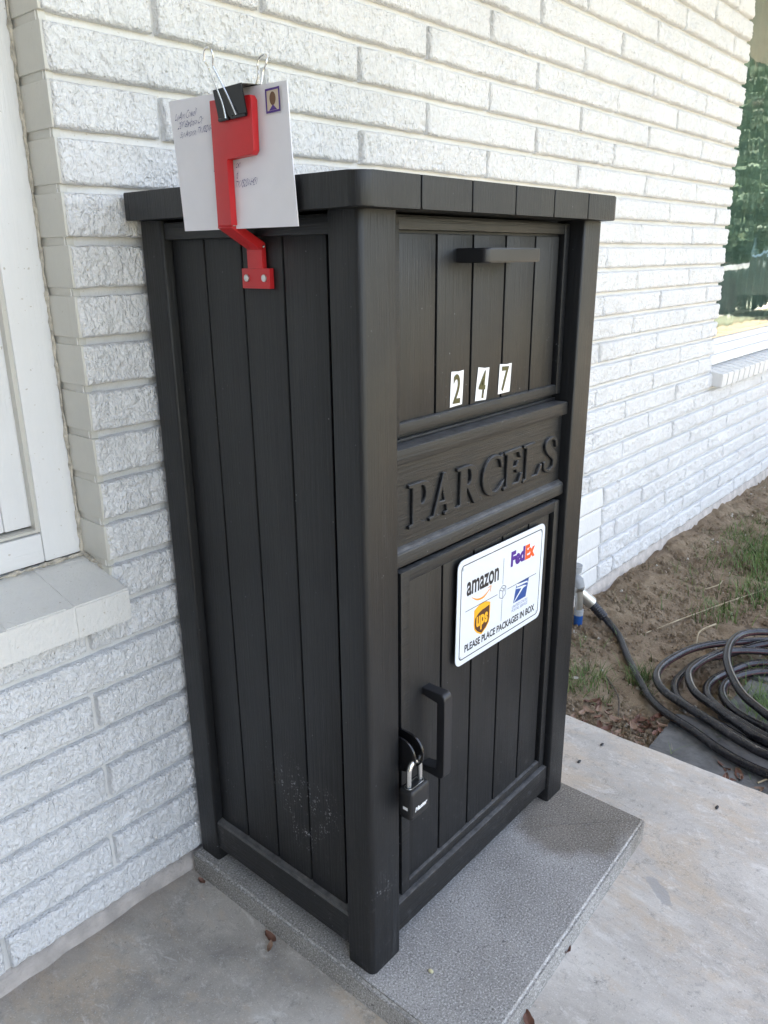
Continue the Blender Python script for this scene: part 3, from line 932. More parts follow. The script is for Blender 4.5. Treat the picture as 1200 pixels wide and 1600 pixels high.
# upper door (drop hatch)
YU = 0.025
ud = obj('hatch', None, None, box) if False else None
def framed_door(x0, x1, z0, z1, yf, fw_l, fw_r, fb, ft, plank_w, xstart, name):
    fr = [(x0, x0 + fw_l, yf, yf + 0.014, z0, z1, 0.0022), (x1 - fw_r, x1, yf, yf + 0.014, z0, z1, 0.0022),
          (x0 + fw_l - 0.001, x1 - fw_r + 0.001, yf + 0.0003, yf + 0.0137, z1 - ft, z1 - 0.0003, 0.0022),
          (x0 + fw_l - 0.001, x1 - fw_r + 0.001, yf + 0.0003, yf + 0.0137, z0 + 0.0003, z0 + fb, 0.0030)]
    f = obj('door_frame', bm_mesh(boxes(fr), True), M['plx'], box)
    pn = [(x0 + 0.004, x1 - 0.004, yf + 0.0125, yf + 0.016, z0 + 0.004, z1 - 0.004)]
    x = xstart
    while x < x1 - fw_r - 0.004:
        e = min(x + plank_w, x1 - fw_r - 0.004)
        if e - x > 0.01: pn.append((x + 0.0022, e - 0.0022, yf + 0.0065, yf + 0.0138, z0 + fb - 0.004, z1 - ft - 0.0035, 0.0018))
        x += plank_w
    p = obj('door_panel', bm_mesh(boxes(pn), True), M['plz'], box)
    return f, p
uf, up_ = framed_door(0.066, 0.5275, 0.8235, 1.0955, YU, 0.033, 0.0155, 0.0165, 0.0160, 0.0835, 0.0995, 'upper')
lf, lp = framed_door(0.0835, 0.5240, 0.0865, 0.6365, 0.0115, 0.0195, 0.0175, 0.0165, 0.0180, 0.0815, 0.1060, 'lower')
# dark lip under the upper door and ledge of the middle band
obj('lip', bm_mesh(boxes([(0.0655, 0.5285, 0.0340, 0.0412, 0.8112, 0.8155, 0.001)]), True), M['plx'], box)
band = bmesh.new()
add_bm(band, box_bm(0.0655, 0.5285, 0.0090, 0.045, 0.7895, 0.8110, 0.0025))      # top moulding with its ledge
add_bm(band, box_bm(0.0660, 0.5280, 0.0195, 0.045, 0.6600, 0.7900))              # lettered face
bb = prism_bm([(0.0090, 0.6480), (0.0090, 0.6645), (0.0110, 0.6680), (0.0193, 0.6720), (0.045, 0.6720), (0.045, 0.6480)], 0.0655, 0.5285, 0, 'x')
add_bm(band, bb)
bandobj = obj('name_band', bm_mesh(band, True), M['plx'], box)

# serif capitals
def arc(cx, cy, rx, ry, a0, a1, n=14):
    return [(cx + rx * math.cos(rad(a0 + (a1 - a0) * i / n)), cy + ry * math.sin(rad(a0 + (a1 - a0) * i / n))) for i in range(n + 1)]
GL = {}
GL['P'] = (0.62, [[(0, 0), (.37, 0), (.37, .035), (.27, .055), (.27, .43)] + arc(.33, .71, .27, .29, -90, 90) + [(0, 1), (0, .965), (.09, .945), (.09, .055), (0, .035)],
                  [(.27, .485)] + arc(.32, .71, .11, .235, -90, 90) + [(.27, .945)]])
GL['A'] = (0.78, [[(0, 0), (.25, 0), (.25, .035), (.165, .055), (.225, .28), (.47, .28), (.525, .055), (.44, .035), (.44, 0), (.79, 0), (.79, .035), (.72, .055), (.44, 1.02), (.375, 1.02), (.10, .055), (0, .035)],
                  [(.24, .335), (.455, .335), (.35, .76)]])
GL['R'] = (0.72, [[(0, 0), (.37, 0), (.37, .035), (.27, .055), (.27, .46), (.31, .46), (.53, 0), (.77, 0), (.77, .035), (.69, .055), (.49, .485)] + arc(.33, .735, .27, .265, -52, 90) + [(0, 1), (0, .965), (.09, .945), (.09, .055), (0, .035)],
                  [(.27, .515)] + arc(.32, .73, .11, .215, -90, 90) + [(.27, .945)]])
GL['C'] = (0.72, [[(.70, .99), (.66, .95)] + arc(.43, .5, .43, .52, 62, 300) + [(.74, .22), (.70, .19)] + arc(.47, .5, .28, .455, 305, 55) + [(.68, .68), (.72, .68)]])
GL['E'] = (0.66, [[(0, 0), (.62, 0), (.66, .27), (.62, .27), (.53, .06), (.27, .055), (.27, .475), (.42, .475), (.465, .37), (.50, .37), (.50, .645), (.465, .645), (.42, .535), (.27, .535), (.27, .945), (.50, .94), (.57, .77), (.61, .77), (.60, 1), (0, 1), (0, .965), (.09, .945), (.09, .055), (0, .035)]])
GL['L'] = (0.62, [[(0, 0), (.59, 0), (.64, .30), (.60, .30), (.50, .06), (.27, .055), (.27, .945), (.37, .965), (.37, 1), (0, 1), (0, .965), (.09, .945), (.09, .055), (0, .035)]])
def stroke(pts, ws, n=6):
    c = catmull([(p[0], p[1], w) for p, w in zip(pts, ws)], n)
    l = []; r = []
    for i, q in enumerate(c):
        t = (Vector(c[min(i + 1, len(c) - 1)][:2]) - Vector(c[max(i - 1, 0)][:2])).normalized()
        nx, ny = -t.y, t.x
        l.append((q[0] + nx * q[2] / 2, q[1] + ny * q[2] / 2)); r.append((q[0] - nx * q[2] / 2, q[1] - ny * q[2] / 2))
    return l + r[::-1]
GL['S'] = (0.52, [stroke([(.455, .70), (.43, .86), (.34, .95), (.22, .955), (.125, .87), (.125, .74), (.21, .61), (.34, .48), (.415, .34), (.39, .14), (.27, .04), (.14, .055), (.055, .15), (.03, .32)],
                        [.035, .05, .05, .055, .10, .15, .18, .185, .15, .10, .055, .05, .05, .035])])
cap = 0.060
xpos = {0: 0.1070, 1: 0.1530, 2: 0.2185, 3: 0.2835, 4: 0.3445, 5: 0.4020, 6: 0.4665}
gw = {'P': 0.0510, 'A': 0.0630, 'R': 0.0625, 'C': 0.0560, 'E': 0.0525, 'L': 0.0570, 'S': 0.0450}
for i, ch in enumerate("PARCELS"):
    w, loops = GL[ch]
    mx = max(p[0] for l in loops for p in l)
    s = gw[ch] / mx
    lp2 = [[(p[0] * s, p[1] * cap) for p in l] for l in loops]
    me = curve_mesh(lp2, 0.0021, 0.0013, front_frame(xpos[i], 0.0180, 0.6948), 0.0002)
    obj('raised_letter', me, M['plx'], box, label='raised capital %s on the middle band' % ch)

# lid of six planks
LX0, LX1, LY0, LY1, LZ0, LZ1 = -0.0234, 0.6000, -0.0246, 0.4285, H, 1.1366
cuts = [LX0, 0.0791, 0.1814, 0.2824, 0.3850, 0.4886, LX1]
lid = bmesh.new()
for i in range(6):
    a, b = cuts[i] + (0.0014 if i else 0), cuts[i + 1] - (0.0014 if i < 5 else 0)
    rr = [0.001, 0.001, 0.001, 0.001]
    if i == 0: rr[2] = 0.020; rr[1] = 0.004
    if i == 5: rr[3] = 0.024; rr[0] = 0.004
    add_bm(lid, prism_bm(rrect(a, b, LY0, LY1, rr, 6), LZ0, LZ1, 0.0024, 'z'))
add_bm(lid, box_bm(LX0 + 0.02, LX1 - 0.02, LY0 + 0.0045, LY1 - 0.004, LZ0 + 0.0015, LZ1 - 0.0045))
obj('lid', bm_mesh(lid, True), M['plz'], box)

# handles
def handle(vertical):
    # profile of a C shaped grip in (u along, v out)
    Lh, out, th, wid = (0.1410, 0.0500, 0.0125, 0.0190)
    pts = [(0, 0)]
    o = []
    r = 0.009
    outer = [(0, 0)] + [(0 + r - r * math.cos(rad(a)), out - r + r * math.sin(rad(a))) for a in range(0, 91, 15)] + \
            [(Lh - r + r * math.sin(rad(a)), out - r + r * math.cos(rad(a))) for a in range(0, 91, 15)] + [(Lh, 0)]
    r2 = 0.003
    inner = [(Lh - th, 0)] + [(Lh - th, out - th)] + [(th, out - th), (th, 0)]
    return outer + inner, wid
prof, wid = handle(False)
bm = prism_bm([(0.2265 + u, 0.0318 - v) for u, v in prof], 1.0393, 1.0393 + wid, 0.0028, 'z', 3)
obj('handle', bm_mesh(bm, True, 50), M['pls'], box, label='horizontal black pull handle on the upper hatch')
bm = prism_bm([(0.0188 - v, 0.2865 + u * 1.035) for u, v in [(a, b * 0.86) for a, b in prof]], 0.1400, 0.1400 + 0.0195, 0.0028, 'x', 3)
obj('handle', bm_mesh(bm, True, 50), M['pls'], box, label='vertical black pull handle on the lower door')
# hasp: two round black tabs
def tab(x, yc, zc, r):
    pts = [(yc + 0.030, zc - r)] + [(yc - r * math.sin(rad(a)), zc - r * math.cos(rad(a))) for a in range(0, 181, 12)] + [(yc + 0.030, zc + r)]
    return prism_bm(pts, x, x + 0.0035, 0.0006, 'x')
obj('hasp_tab', bm_mesh(tab(0.0675, 0.0000, 0.3620, 0.0270), True), M['clipblk'], box)
obj('hasp_tab', bm_mesh(tab(0.0795, -0.0050, 0.3670, 0.0270), True), M['clipblk'], box)

# house number stickers
def sticker(ch, x, z, rot, w, h):
    f = front_frame(x, YU + 0.0058, z, rot)
    f2 = front_frame(x, YU + 0.0054, z, rot)
    ww = w
    rag = [(0, 0.0), (ww * .45, 0.001), (ww, 0.002), (ww + 0.0006, h * .4), (ww + 0.001, h), (ww * .6, h - 0.0012), (0.0005, h - 0.0004), (0, h * .5)]
    b = obj('number_sticker', curve_mesh([rag], 0.0001, 0, f), M['white'], box, label='white number sticker reading %s' % ch)
    me = text_mesh(ch, 0.05, None, w * 0.60, h * 0.82, bold=0.0008)
    me.transform(Matrix.Translation((w * 0.2, h * 0.09, 0.0004)))
    me.transform(f2)
    obj('digit', me, M['olive'], b)
sticker('2', 0.2165, 0.8435, rad(2), 0.0295, 0.0510)
sticker('4', 0.2790, 0.8440, rad(7), 0.0290, 0.0500)
sticker('7', 0.3405, 0.8460, rad(3), 0.0330, 0.0460)

# red mail flag screwed on the side
XF = 0.0148
flag = obj('mail_flag', bm_mesh(boxes([(XF - 0.0075, XF - 0.0003, 0.1620, 0.2160, 1.0108, 1.0358, 0.0008)]), True), M['red'], box, label='red plastic mail flag with a square top screwed to the left side')
def yz_prism(poly, x0, x1, bev=0.0008): return prism_bm(poly, x0, x1, bev, 'x')
bm = boxes([(XF - 0.0085, XF - 0.0012, 0.1735, 0.2025, 1.0355, 1.0610, 0.0008)])
obj('bracket', bm_mesh(bm, True), M['red'], flag)
arm = prism_bm([(XF - 0.0010, 1.0605), (XF - 0.0085, 1.0580), (-0.0395, 1.0835), (-0.0375, 1.0900), (-0.0310, 1.0900), (XF - 0.0020, 1.0665)], 0.1735, 0.2000, 0.0008, 'y')
obj('arm', bm_mesh(arm, True), M['red'], flag)
fl = [(0.1965, 1.0860), (0.1700, 1.0860), (0.1715, 1.1590), (0.1265, 1.1600), (0.1225, 1.1640), (0.1215, 1.2160), (0.1250, 1.2210), (0.1960, 1.2230)]
obj('blade', bm_mesh(yz_prism(fl, -0.0415, -0.0325), True), M['red'], flag)
for yy, zz in ((0.2055, 1.0238), (0.1715, 1.0238)):
    p = [(yy + 0.0046 * math.cos(rad(a)), zz + 0.0046 * math.sin(rad(a))) for a in range(0, 360, 24)]
    sc = prism_bm(p, XF - 0.0100, XF - 0.0070, 0.0010, 'x')
    s_ = obj('screw', bm_mesh(sc, True), M['zinc'], flag)
for xx, yy, zz in ((-0.0355, 0.1733, 1.0865), (0.0095, 0.1733, 1.0620)):
    bm = bmesh.new(); bmesh.ops.create_uvsphere(bm, u_segments=10, v_segments=8, radius=0.0019)
    bmesh.ops.translate(bm, vec=(xx, yy - 0.0003, zz), verts=bm.verts[:])
    obj('pin', bm_mesh(bm, True), M['steel'], flag)

# ------------------------------------------------------------------ delivery sign
SR = rad(0.9)
SGX, SGZ, SGY = 0.2125, 0.4355, 0.0100
sign = thing('delivery_sign', 'white metal sign with courier names and PLEASE PLACE PACKAGES IN BOX on the lower door', 'sign', (0.34, SGY, 0.52))
SW, SH = 0.2580, 0.1770
def SF(dz=0.0): return front_frame(SGX, SGY, SGZ, SR) @ Matrix.Translation((0, 0, dz))
def rr2(x0, x1, y0, y1, r, n=6): return rrect(x0, x1, y0, y1, r, n)
obj('plate', curve_mesh([rr2(0, SW, 0, SH, 0.013)], 0.0005, 0.0002, SF(0.0)), M['signw'], sign)
obj('border', curve_mesh([rr2(0.0085, SW - 0.0085, 0.0085, SH - 0.0085, 0.0075), rr2(0.0102, SW - 0.0102, 0.0102, SH - 0.0102, 0.0065)], 0, 0, SF(0.00085)), M['black'], sign)
T = lambda x, y: Matrix.Translation((x, y, 0))
def stext(txt, x, y, w, h, mat, name, bold=0.0, shear=0.0, dz=0.0009, **kw):
    me = text_mesh(txt, 0.02, None, w, h, bold=bold, shear=shear, **kw)
    me.transform(SF(dz) @ T(x, y))
    return obj(name, me, mat, sign)
stext('PLEASE PLACE PACKAGES IN BOX', 0.0235, 0.0185, 0.2130, 0.0132, M['black'], 'lettering', bold=0.0006)
stext('amazon', 0.0245, 0.1135, 0.0900, 0.0235, M['black'], 'lettering', bold=0.0005)
sm = stroke([(0.038, 0.1085), (0.055, 0.0995), (0.073, 0.0985), (0.089, 0.1065)], [0.0006, 0.0030, 0.0034, 0.0018])
ah = [(0.0835, 0.1105), (0.0935, 0.1125), (0.0925, 0.1010), (0.0912, 0.1010), (0.0912, 0.1108), (0.0835, 0.1092)]
obj('smile_arrow', join_meshes([(curve_mesh([sm], 0, 0, SF(0.0009)), 0), (curve_mesh([ah], 0, 0, SF(0.0011)), 0)]), M['orange'], sign)
stext('Fed', 0.1500, 0.1250, 0.0440, 0.0270, M['fpurple'], 'lettering', bold=0.0012)
stext('Ex', 0.1950, 0.1250, 0.0315, 0.0265, M['forange'], 'lettering', bold=0.0012)
# thin dividing lines and little carton
ln = [[(0.0225, 0.0883), (0.1130, 0.0883), (0.1130, 0.0896), (0.0225, 0.0896)], [(0.1430, 0.0883), (0.2360, 0.0883), (0.2360, 0.0896), (0.1430, 0.0896)],
      [(0.1273, 0.1030), (0.1285, 0.1030), (0.1285, 0.1480), (0.1273, 0.1480)], [(0.1273, 0.0360), (0.1285, 0.0360), (0.1285, 0.0750), (0.1273, 0.0750)]]
obj('divider_lines', join_meshes([(curve_mesh([l], 0, 0, SF(0.0009)), 0) for l in ln]), M['greyln'], sign)
def thinline(pts, w):
    out = []
    for a, b in zip(pts[:-1], pts[1:]):
        a = Vector(a); b = Vector(b); t = (b - a).normalized(); n = Vector((-t.y, t.x)) * w / 2
        out.append([tuple(a - n), tuple(b - n), tuple(b + n), tuple(a + n)])
    return out
cl = thinline([(0.1190, 0.0945), (0.1190, 0.0810), (0.1290, 0.0765), (0.1380, 0.0830), (0.1380, 0.0960), (0.1285, 0.1005), (0.1190, 0.0945), (0.1290, 0.0900), (0.1290, 0.0765)], 0.0011) + thinline([(0.1290, 0.0900), (0.1380, 0.0960)], 0.0011) + thinline([(0.1240, 0.0975), (0.1330, 0.0925), (0.1330, 0.0880)], 0.0011)
obj('carton_mark', join_meshes([(curve_mesh([l], 0, 0, SF(0.00095 + 0.00002 * i)), 0) for i, l in enumerate(cl)]), M['greyln'], sign)
# shield
def shield(cx, cy, w, h, k=0.0):
    left = [(cx - w / 2, cy + h * 0.38), (cx - w / 2, cy - h * 0.10), (cx - w * 0.46, cy - h * 0.24), (cx - w * 0.30, cy - h * 0.38), (cx, cy - h * 0.52)]
    right = [(2 * cx - a, b) for a, b in left[::-1][1:]]
    top = [(cx + w / 2 - w * t, cy + h * (0.38 + 0.12 * math.sin(math.pi * t))) for t in (0.12, 0.25, 0.38, 0.5, 0.62, 0.75, 0.88)]
    return left + right + top
SHX, SHY = 0.0700, 0.0620
obj('shield', curve_mesh([shield(SHX, SHY, 0.0460, 0.0550)], 0, 0, SF(0.0009)), M['uyellow'], sign)
inn = shield(SHX, SHY, 0.0355, 0.0430)
sw = [(SHX - 0.0196, SHY + 0.0060), (SHX - 0.0110, SHY + 0.0120), (SHX - 0.0010, SHY + 0.0150), (SHX + 0.0100, SHY + 0.0158), (SHX + 0.0190, SHY + 0.0172)]
inn2 = [p for p in shield(SHX, SHY, 0.0405, 0.0495)[:9]] + sw[::-1]
inn2 = [q for q in inn2 if True]
inn2[0] = (SHX - 0.0202, SHY + 0.0030); inn2[8] = (SHX + 0.0202, SHY + 0.0165)
obj('shield_field', curve_mesh([inn2], 0, 0, SF(0.0011)), M['ubrown'], sign)
stext('ups', SHX - 0.0165, SHY - 0.0185, 0.0325, 0.0260, M['uyellow'], 'lettering', bold=0.0008, dz=0.0013)
# eagle emblem: blue slanted block with white sweeps
EX, EY = 0.1640, 0.0560
blk = [(EX, EY), (EX + 0.0400, EY), (EX + 0.0480, EY + 0.0330), (EX + 0.0080, EY + 0.0330)]
obj('eagle_block', curve_mesh([blk], 0, 0, SF(0.0009)), M['pblue'], sign)
w1 = [(EX + 0.0010, EY - 0.0002), (EX + 0.0030, EY + 0.0012), (EX + 0.0300, EY + 0.0190), (EX + 0.0420, EY + 0.0205), (EX + 0.0330, EY + 0.0235), (EX + 0.0080, EY + 0.0260), (EX + 0.0065, EY + 0.0240), (EX + 0.0240, EY + 0.0205), (EX + 0.0035, EY + 0.0040)]
w2 = [(EX + 0.0060, EY + 0.0335), (EX + 0.0090, EY + 0.0275), (EX + 0.0400, EY + 0.0262), (EX + 0.0448, EY + 0.0240), (EX + 0.0430, EY + 0.0285), (EX + 0.0150, EY + 0.0315)]
obj('eagle_sweep', join_meshes([(curve_mesh([w1], 0, 0, SF(0.0011)), 0), (curve_mesh([w2], 0, 0, SF(0.0012)), 0)]), M['signw'], sign)
stext('UNITED STATES', 0.1610, 0.0470, 0.0500, 0.0052, M['pblue'], 'lettering', bold=-0.0002, shear=0.2)
stext('POSTAL SERVICE', 0.1600, 0.0400, 0.0520, 0.0052, M['pblue'], 'lettering', bold=-0.0002, shear=0.2)
for (cx, cy) in ((0.0125, SH - 0.0150), (SW - 0.0125, SH - 0.0125), (0.0125, 0.0125), (SW - 0.0125, 0.0130)):
    obj('corner_mark', curve_mesh([rr2(cx - 0.0021, cx + 0.0021, cy - 0.0021, cy + 0.0021, 0.0020), rr2(cx - 0.0015, cx + 0.0015, cy - 0.0015, cy + 0.0015, 0.0014)], 0, 0, SF(0.0010)), M['greyln'], sign)

# ------------------------------------------------------------------ envelope, clip
env = thing('envelope', 'white stamped envelope with blue handwriting clipped to the red mail flag', 'envelope', (-0.03, 0.18, 1.083))
EP = [(0.2795, 1.0822), (0.0665, 1.0820), (0.0752, 1.2303), (0.2909, 1.2345)]
def env_mesh():
    bm = bmesh.new()
    n = 24
    for xo in (-0.0302, -0.0288):
        g = []
        for i in range(n + 1):
            u = i / n; row = []
            for j in range(9):
                v = j / 8
                a = Vector((0, EP[0][0], EP[0][1])).lerp(Vector((0, EP[1][0], EP[1][1])), u)
                b = Vector((0, EP[3][0], EP[3][1])).lerp(Vector((0, EP[2][0], EP[2][1])), u)
                p = a.lerp(b, v)
                p.x = xo - 0.0012 * math.sin(u * 3.1) * (1 - v) + 0.0006 * math.sin(u * 9 + v * 4)
                row.append(bm.verts.new(p))
            g.append(row)
        for i in range(n):
            for j in range(8):
                bm.faces.new([g[i][j], g[i + 1][j], g[i + 1][j + 1], g[i][j + 1]])
        if xo == -0.0302: g0 = g
    for i in range(n):
        bm.faces.new([g0[i][0], g[i][0], g[i + 1][0], g0[i + 1][0]]); bm.faces.new([g0[i][8], g0[i + 1][8], g[i + 1][8], g[i][8]])
    for j in range(8):
        bm.faces.new([g0[0][j], g0[0][j + 1], g[0][j + 1], g[0][j]]); bm.faces.new([g0[n][j], g[n][j], g[n][j + 1], g0[n][j + 1]])
    return bm
obj('paper', bm_mesh(env_mesh(), True, 40), M['paper'], env)
ER = rad(-3.2)
def EF(y, z, dx=-0.0325): return side_frame(dx, y, z, 0) @ Matrix.Rotation(rad(1.0), 4, 'Z')
def hand(txt, y, z, w, h, rot=3.0):
    me = text_mesh(txt, 0.02, None, w * 1.06, h * 1.3, bold=-0.0004, shear=0.75, spacing=0.88)
    # wobble so that it reads as handwriting
    for v in me.vertices:
        v.co.y += 0.0006 * math.sin(v.co.x * 900) + 0.0004 * math.sin(v.co.x * 2300); v.co.x += 0.0003 * math.sin(v.co.y * 1900 + v.co.x * 300)
    me.transform(side_frame(-0.0324, y, z) @ Matrix.Rotation(rad(rot), 4, 'Z'))
    obj('handwriting', me, M['ink'], env)
hand('Lu Ann Cowell', 0.2780, 1.2110, 0.0430, 0.0060)
hand('207 Barbara Dr', 0.2740, 1.2010, 0.0500, 0.0058)
hand('San Antonio, TX 78216-7424', 0.2700, 1.1895, 0.0740, 0.0062)
hand('Bel', 0.2085, 1.1480, 0.0090, 0.0070); hand('on', 0.1660, 1.1490, 0.0080, 0.0040)
hand('123', 0.2055, 1.1370, 0.0085, 0.0050); hand('d', 0.1660, 1.1375, 0.0040, 0.0070)
hand('San', 0.2050, 1.1255, 0.0090, 0.0060); hand('TX 78201-6431', 0.1690, 1.1275, 0.0390, 0.0058)
SY, SZ = 0.1075, 1.2005
stf = side_frame(-0.0325, SY, SZ) @ Matrix.Rotation(rad(1.5), 4, 'Z')
st = obj('stamp', curve_mesh([[(0, 0), (.0235, 0), (.0235, .0245), (0, .0245)]], 0, 0, stf), M['stampc'], env)
obj('stamp_border', curve_mesh([[(0, 0), (.0235, 0), (.0235, .0245), (0, .0245)], [(.0022, .0022), (.0022, .0223), (.0213, .0223), (.0213, .0022)]], 0, 0, stf @ Matrix.Translation((0, 0, 0.0003))), M['stampp'], st)
obj('stamp_oval', curve_mesh([arc(.0117, .0140, .0050, .0068, 0, 345, 23)], 0, 0, stf @ Matrix.Translation((0, 0, 0.0003))), M['stampb'], st)
obj('stamp_ribbon', curve_mesh([[(.0050, .0024), (.0185, .0024), (.0120, .0080)]], 0, 0, stf @ Matrix.Translation((0, 0, 0.0005))), M['stampp'], st)

clip = thing('binder_clip', 'black binder clip with silver wire handles gripping envelope and red flag', 'binder clip', (-0.037, 0.15, 1.2))
# body: wedge, in a frame tilted with the clip
CY0, CY1 = 0.1770, 0.1255       # along y
tl = rad(5)
def ctr(p):   # local (s along -y, t up, x)
    s, t, x = p
    return (x, 0.1775 - s * math.cos(tl) - t * math.sin(tl), 1.2000 + t * math.cos(tl) + s * math.sin(tl) * 0.3)
cb = bmesh.new()
def cplate(pts, th):
    """pts profile in (x,t) extruded along s"""
    b_ = bmesh.new(); n = len(pts)
    a = [b_.verts.new(ctr((0.0, t, x))) for x, t in pts]; c_ = [b_.verts.new(ctr((0.0500, t, x))) for x, t in pts]
    b_.faces.new(a); b_.faces.new(c_[::-1])
    for i in range(n): b_.faces.new([a[i], a[(i + 1) % n], c_[(i + 1) % n], c_[i]])
    return b_
add_bm(cb, cplate([(-0.0440, -0.0005), (-0.0520, 0.0300), (-0.0508, 0.0306), (-0.0424, 0.0006)], 1))
add_bm(cb, cplate([(-0.0520, 0.0300), (-0.0160, 0.0330), (-0.0160, 0.0322), (-0.0510, 0.0292)], 1))
add_bm(cb, cplate([(-0.0276, 0.0), (-0.0160, 0.0330), (-0.0170, 0.0330), (-0.0286, 0.0)], 1))
obj('clip_body', bm_mesh(cb), M['clipblk'], clip)
for s0, s1 in ((0.001, 0.019), (0.024, 0.049)):
    obj('hinge_roll', bm_mesh(tube_bm([ctr((s0, 0.0, -0.0440)), ctr((s1, 0.0, -0.0440))], 0.0021, 10), True), M['clipblk'], clip)
wf = [ctr(p) for p in ((0.016, 0.000, -0.0465), (0.012, 0.018, -0.0490), (0.0045, 0.0460, -0.0580), (0.0035, 0.0515, -0.0600), (-0.0015, 0.0585, -0.0615), (0.0020, 0.0680, -0.0640), (0.0110, 0.0690, -0.0640), (0.0145, 0.0610, -0.0620), (0.0115, 0.0530, -0.0600), (0.0125, 0.0480, -0.0585), (0.0240, 0.0220, -0.0500), (0.0345, 0.001, -0.0465))]
obj('wire_handle', bm_mesh(tube_bm(catmull(wf, 7), 0.00095, 8), True), M['steel'], clip)
wr = [ctr(p) for p in ((0.020, 0.004, -0.0262), (0.024, 0.020, -0.0200), (0.030, 0.0400, -0.0120), (0.030, 0.0500, -0.0100), (0.0265, 0.0580, -0.0085), (0.0300, 0.0660, -0.0070), (0.0390, 0.0660, -0.0070), (0.0425, 0.0580, -0.0085), (0.0385, 0.0500, -0.0100), (0.0385, 0.0400, -0.0120), (0.041, 0.020, -0.0200), (0.045, 0.004, -0.0262))]
obj('wire_handle', bm_mesh(tube_bm(catmull(wr, 7), 0.00095, 8), True), M['steel'], clip)

# ------------------------------------------------------------------ padlock
lock = thing('padlock', 'black laminated padlock with silver shackle hanging from the hasp of the lower door', 'padlock', (0.0725, -0.018, 0.278))
LXc, LYc = 0.0725, -0.0215
def lockbody():
    bm = bmesh.new()
    hw, hd = 0.0215, 0.0125
    lev = [(0.2760, 0.80), (0.2800, 0.97), (0.2850, 1.0), (0.2868, 0.955), (0.2886, 1.0), (0.3190, 1.0), (0.3240, 0.96), (0.3262, 0.80)]
    rings = []
    for z, s in [(q - 0.006, w) for q, w in lev]:
        ring = []
        for (px, py) in rrect(-hw * (0.5 + 0.5 * s), hw * (0.5 + 0.5 * s), -hd * s, hd * s, 0.0045, 4):
            ring.append(bm.verts.new((LXc + px, LYc + py, z)))
        rings.append(ring)
    for a, b in zip(rings[:-1], rings[1:]):
        n = len(a)
        for i in range(n): bm.faces.new([a[i], a[(i + 1) % n], b[(i + 1) % n], b[i]])
    bm.faces.new(rings[0][::-1]); bm.faces.new(rings[-1])
    return bm
obj('lock_body', bm_mesh(lockbody(), True, 50), M['lockrub'], lock)
ZL = -0.006
sh = [(LXc - 0.0125, LYc, 0.3255), (LXc - 0.0125, LYc, 0.3480), (LXc - 0.0110, LYc, 0.3560), (LXc - 0.0070, LYc, 0.3615), (LXc, LYc, 0.3640), (LXc + 0.0070, LYc, 0.3615), (LXc + 0.0110, LYc, 0.3560), (LXc + 0.0125, LYc, 0.3480), (LXc + 0.0125, LYc, 0.3255)]
sh = [(a, b_, c + ZL) for a, b_, c in sh]
obj('shackle', bm_mesh(tube_bm(catmull(sh, 6), 0.0041, 14), True), M['steel'], lock)
obj('top_rim', curve_mesh([rrect(LXc - 0.0185, LXc + 0.0185, LYc - 0.0070, LYc + 0.0070, 0.0068), rrect(LXc - 0.0177, LXc + 0.0177, LYc - 0.0062, LYc + 0.0062, 0.0060)], 0.0004, 0, Matrix.Translation((0, 0, 0.3206))), M['zinc'], lock)
me = text_mesh('Master', 0.01, None, 0.0285, 0.0078, bold=0.0004, shear=0.3)
me.transform(front_frame(LXc - 0.0135, LYc - 0.01265, 0.2835) @ Matrix.Rotation(rad(2), 4, 'Z'))
obj('lettering', me, M['white'], lock)
bm = boxes([(LXc - 0.0218, LXc - 0.0213, LYc - 0.0050, LYc + 0.0035, 0.2870, 0.2920, 0.0002)])
obj('window_mark', bm_mesh(bm), M['white'], lock)

# ------------------------------------------------------------------ tap, splitter and hose
tap = thing('garden_tap', 'grey outdoor tap on the brick wall, mostly hidden behind the parcel box', 'tap', (1.47, 0.44, 0.1))
bm = bmesh.new()
add_bm(bm, tube_bm([(1.392, 0.452, 0.105), (1.392, 0.430, 0.105)], 0.032, 20))
add_bm(bm, tube_bm([(1.392, 0.442, 0.105), (1.392, 0.400, 0.105), (1.392, 0.388, 0.095), (1.395, 0.384, 0.075)], [0.016, 0.016, 0.017, 0.016], 16))
obj('tap_body', bm_mesh(bm, True), M['greyp'], tap)
obj('tap_wheel', bm_mesh(tube_bm([(1.375, 0.395, 0.128), (1.375, 0.395, 0.150)], [0.022, 0.024], 14), True), M['greyp'], tap)
spl = thing('hose_splitter', 'two-way hose splitter with a blue capped outlet hanging under the tap', 'hose splitter', (1.455, 0.385, 0.03))
bm = bmesh.new()
add_bm(bm, tube_bm([(1.395, 0.384, 0.078), (1.398, 0.388, 0.066), (1.406, 0.404, 0.058)], [0.017, 0.017, 0.013], 16))
add_bm(bm, tube_bm([(1.397, 0.386, 0.062), (1.400, 0.384, 0.012), (1.402, 0.384, -0.010)], [0.013, 0.012, 0.012], 14))
obj('splitter_body', bm_mesh(bm, True), M['zinc'], spl)
obj('outlet_collar', bm_mesh(tube_bm([(1.402, 0.384, -0.004), (1.402, 0.384, -0.022)], 0.015, 14), True), M['greyp'], spl)
obj('blue_cap', bm_mesh(tube_bm([(1.402, 0.384, -0.022), (1.402, 0.384, -0.056)], [0.0145, 0.0135], 14), True), M['bluep'], spl, label='blue plastic cap')

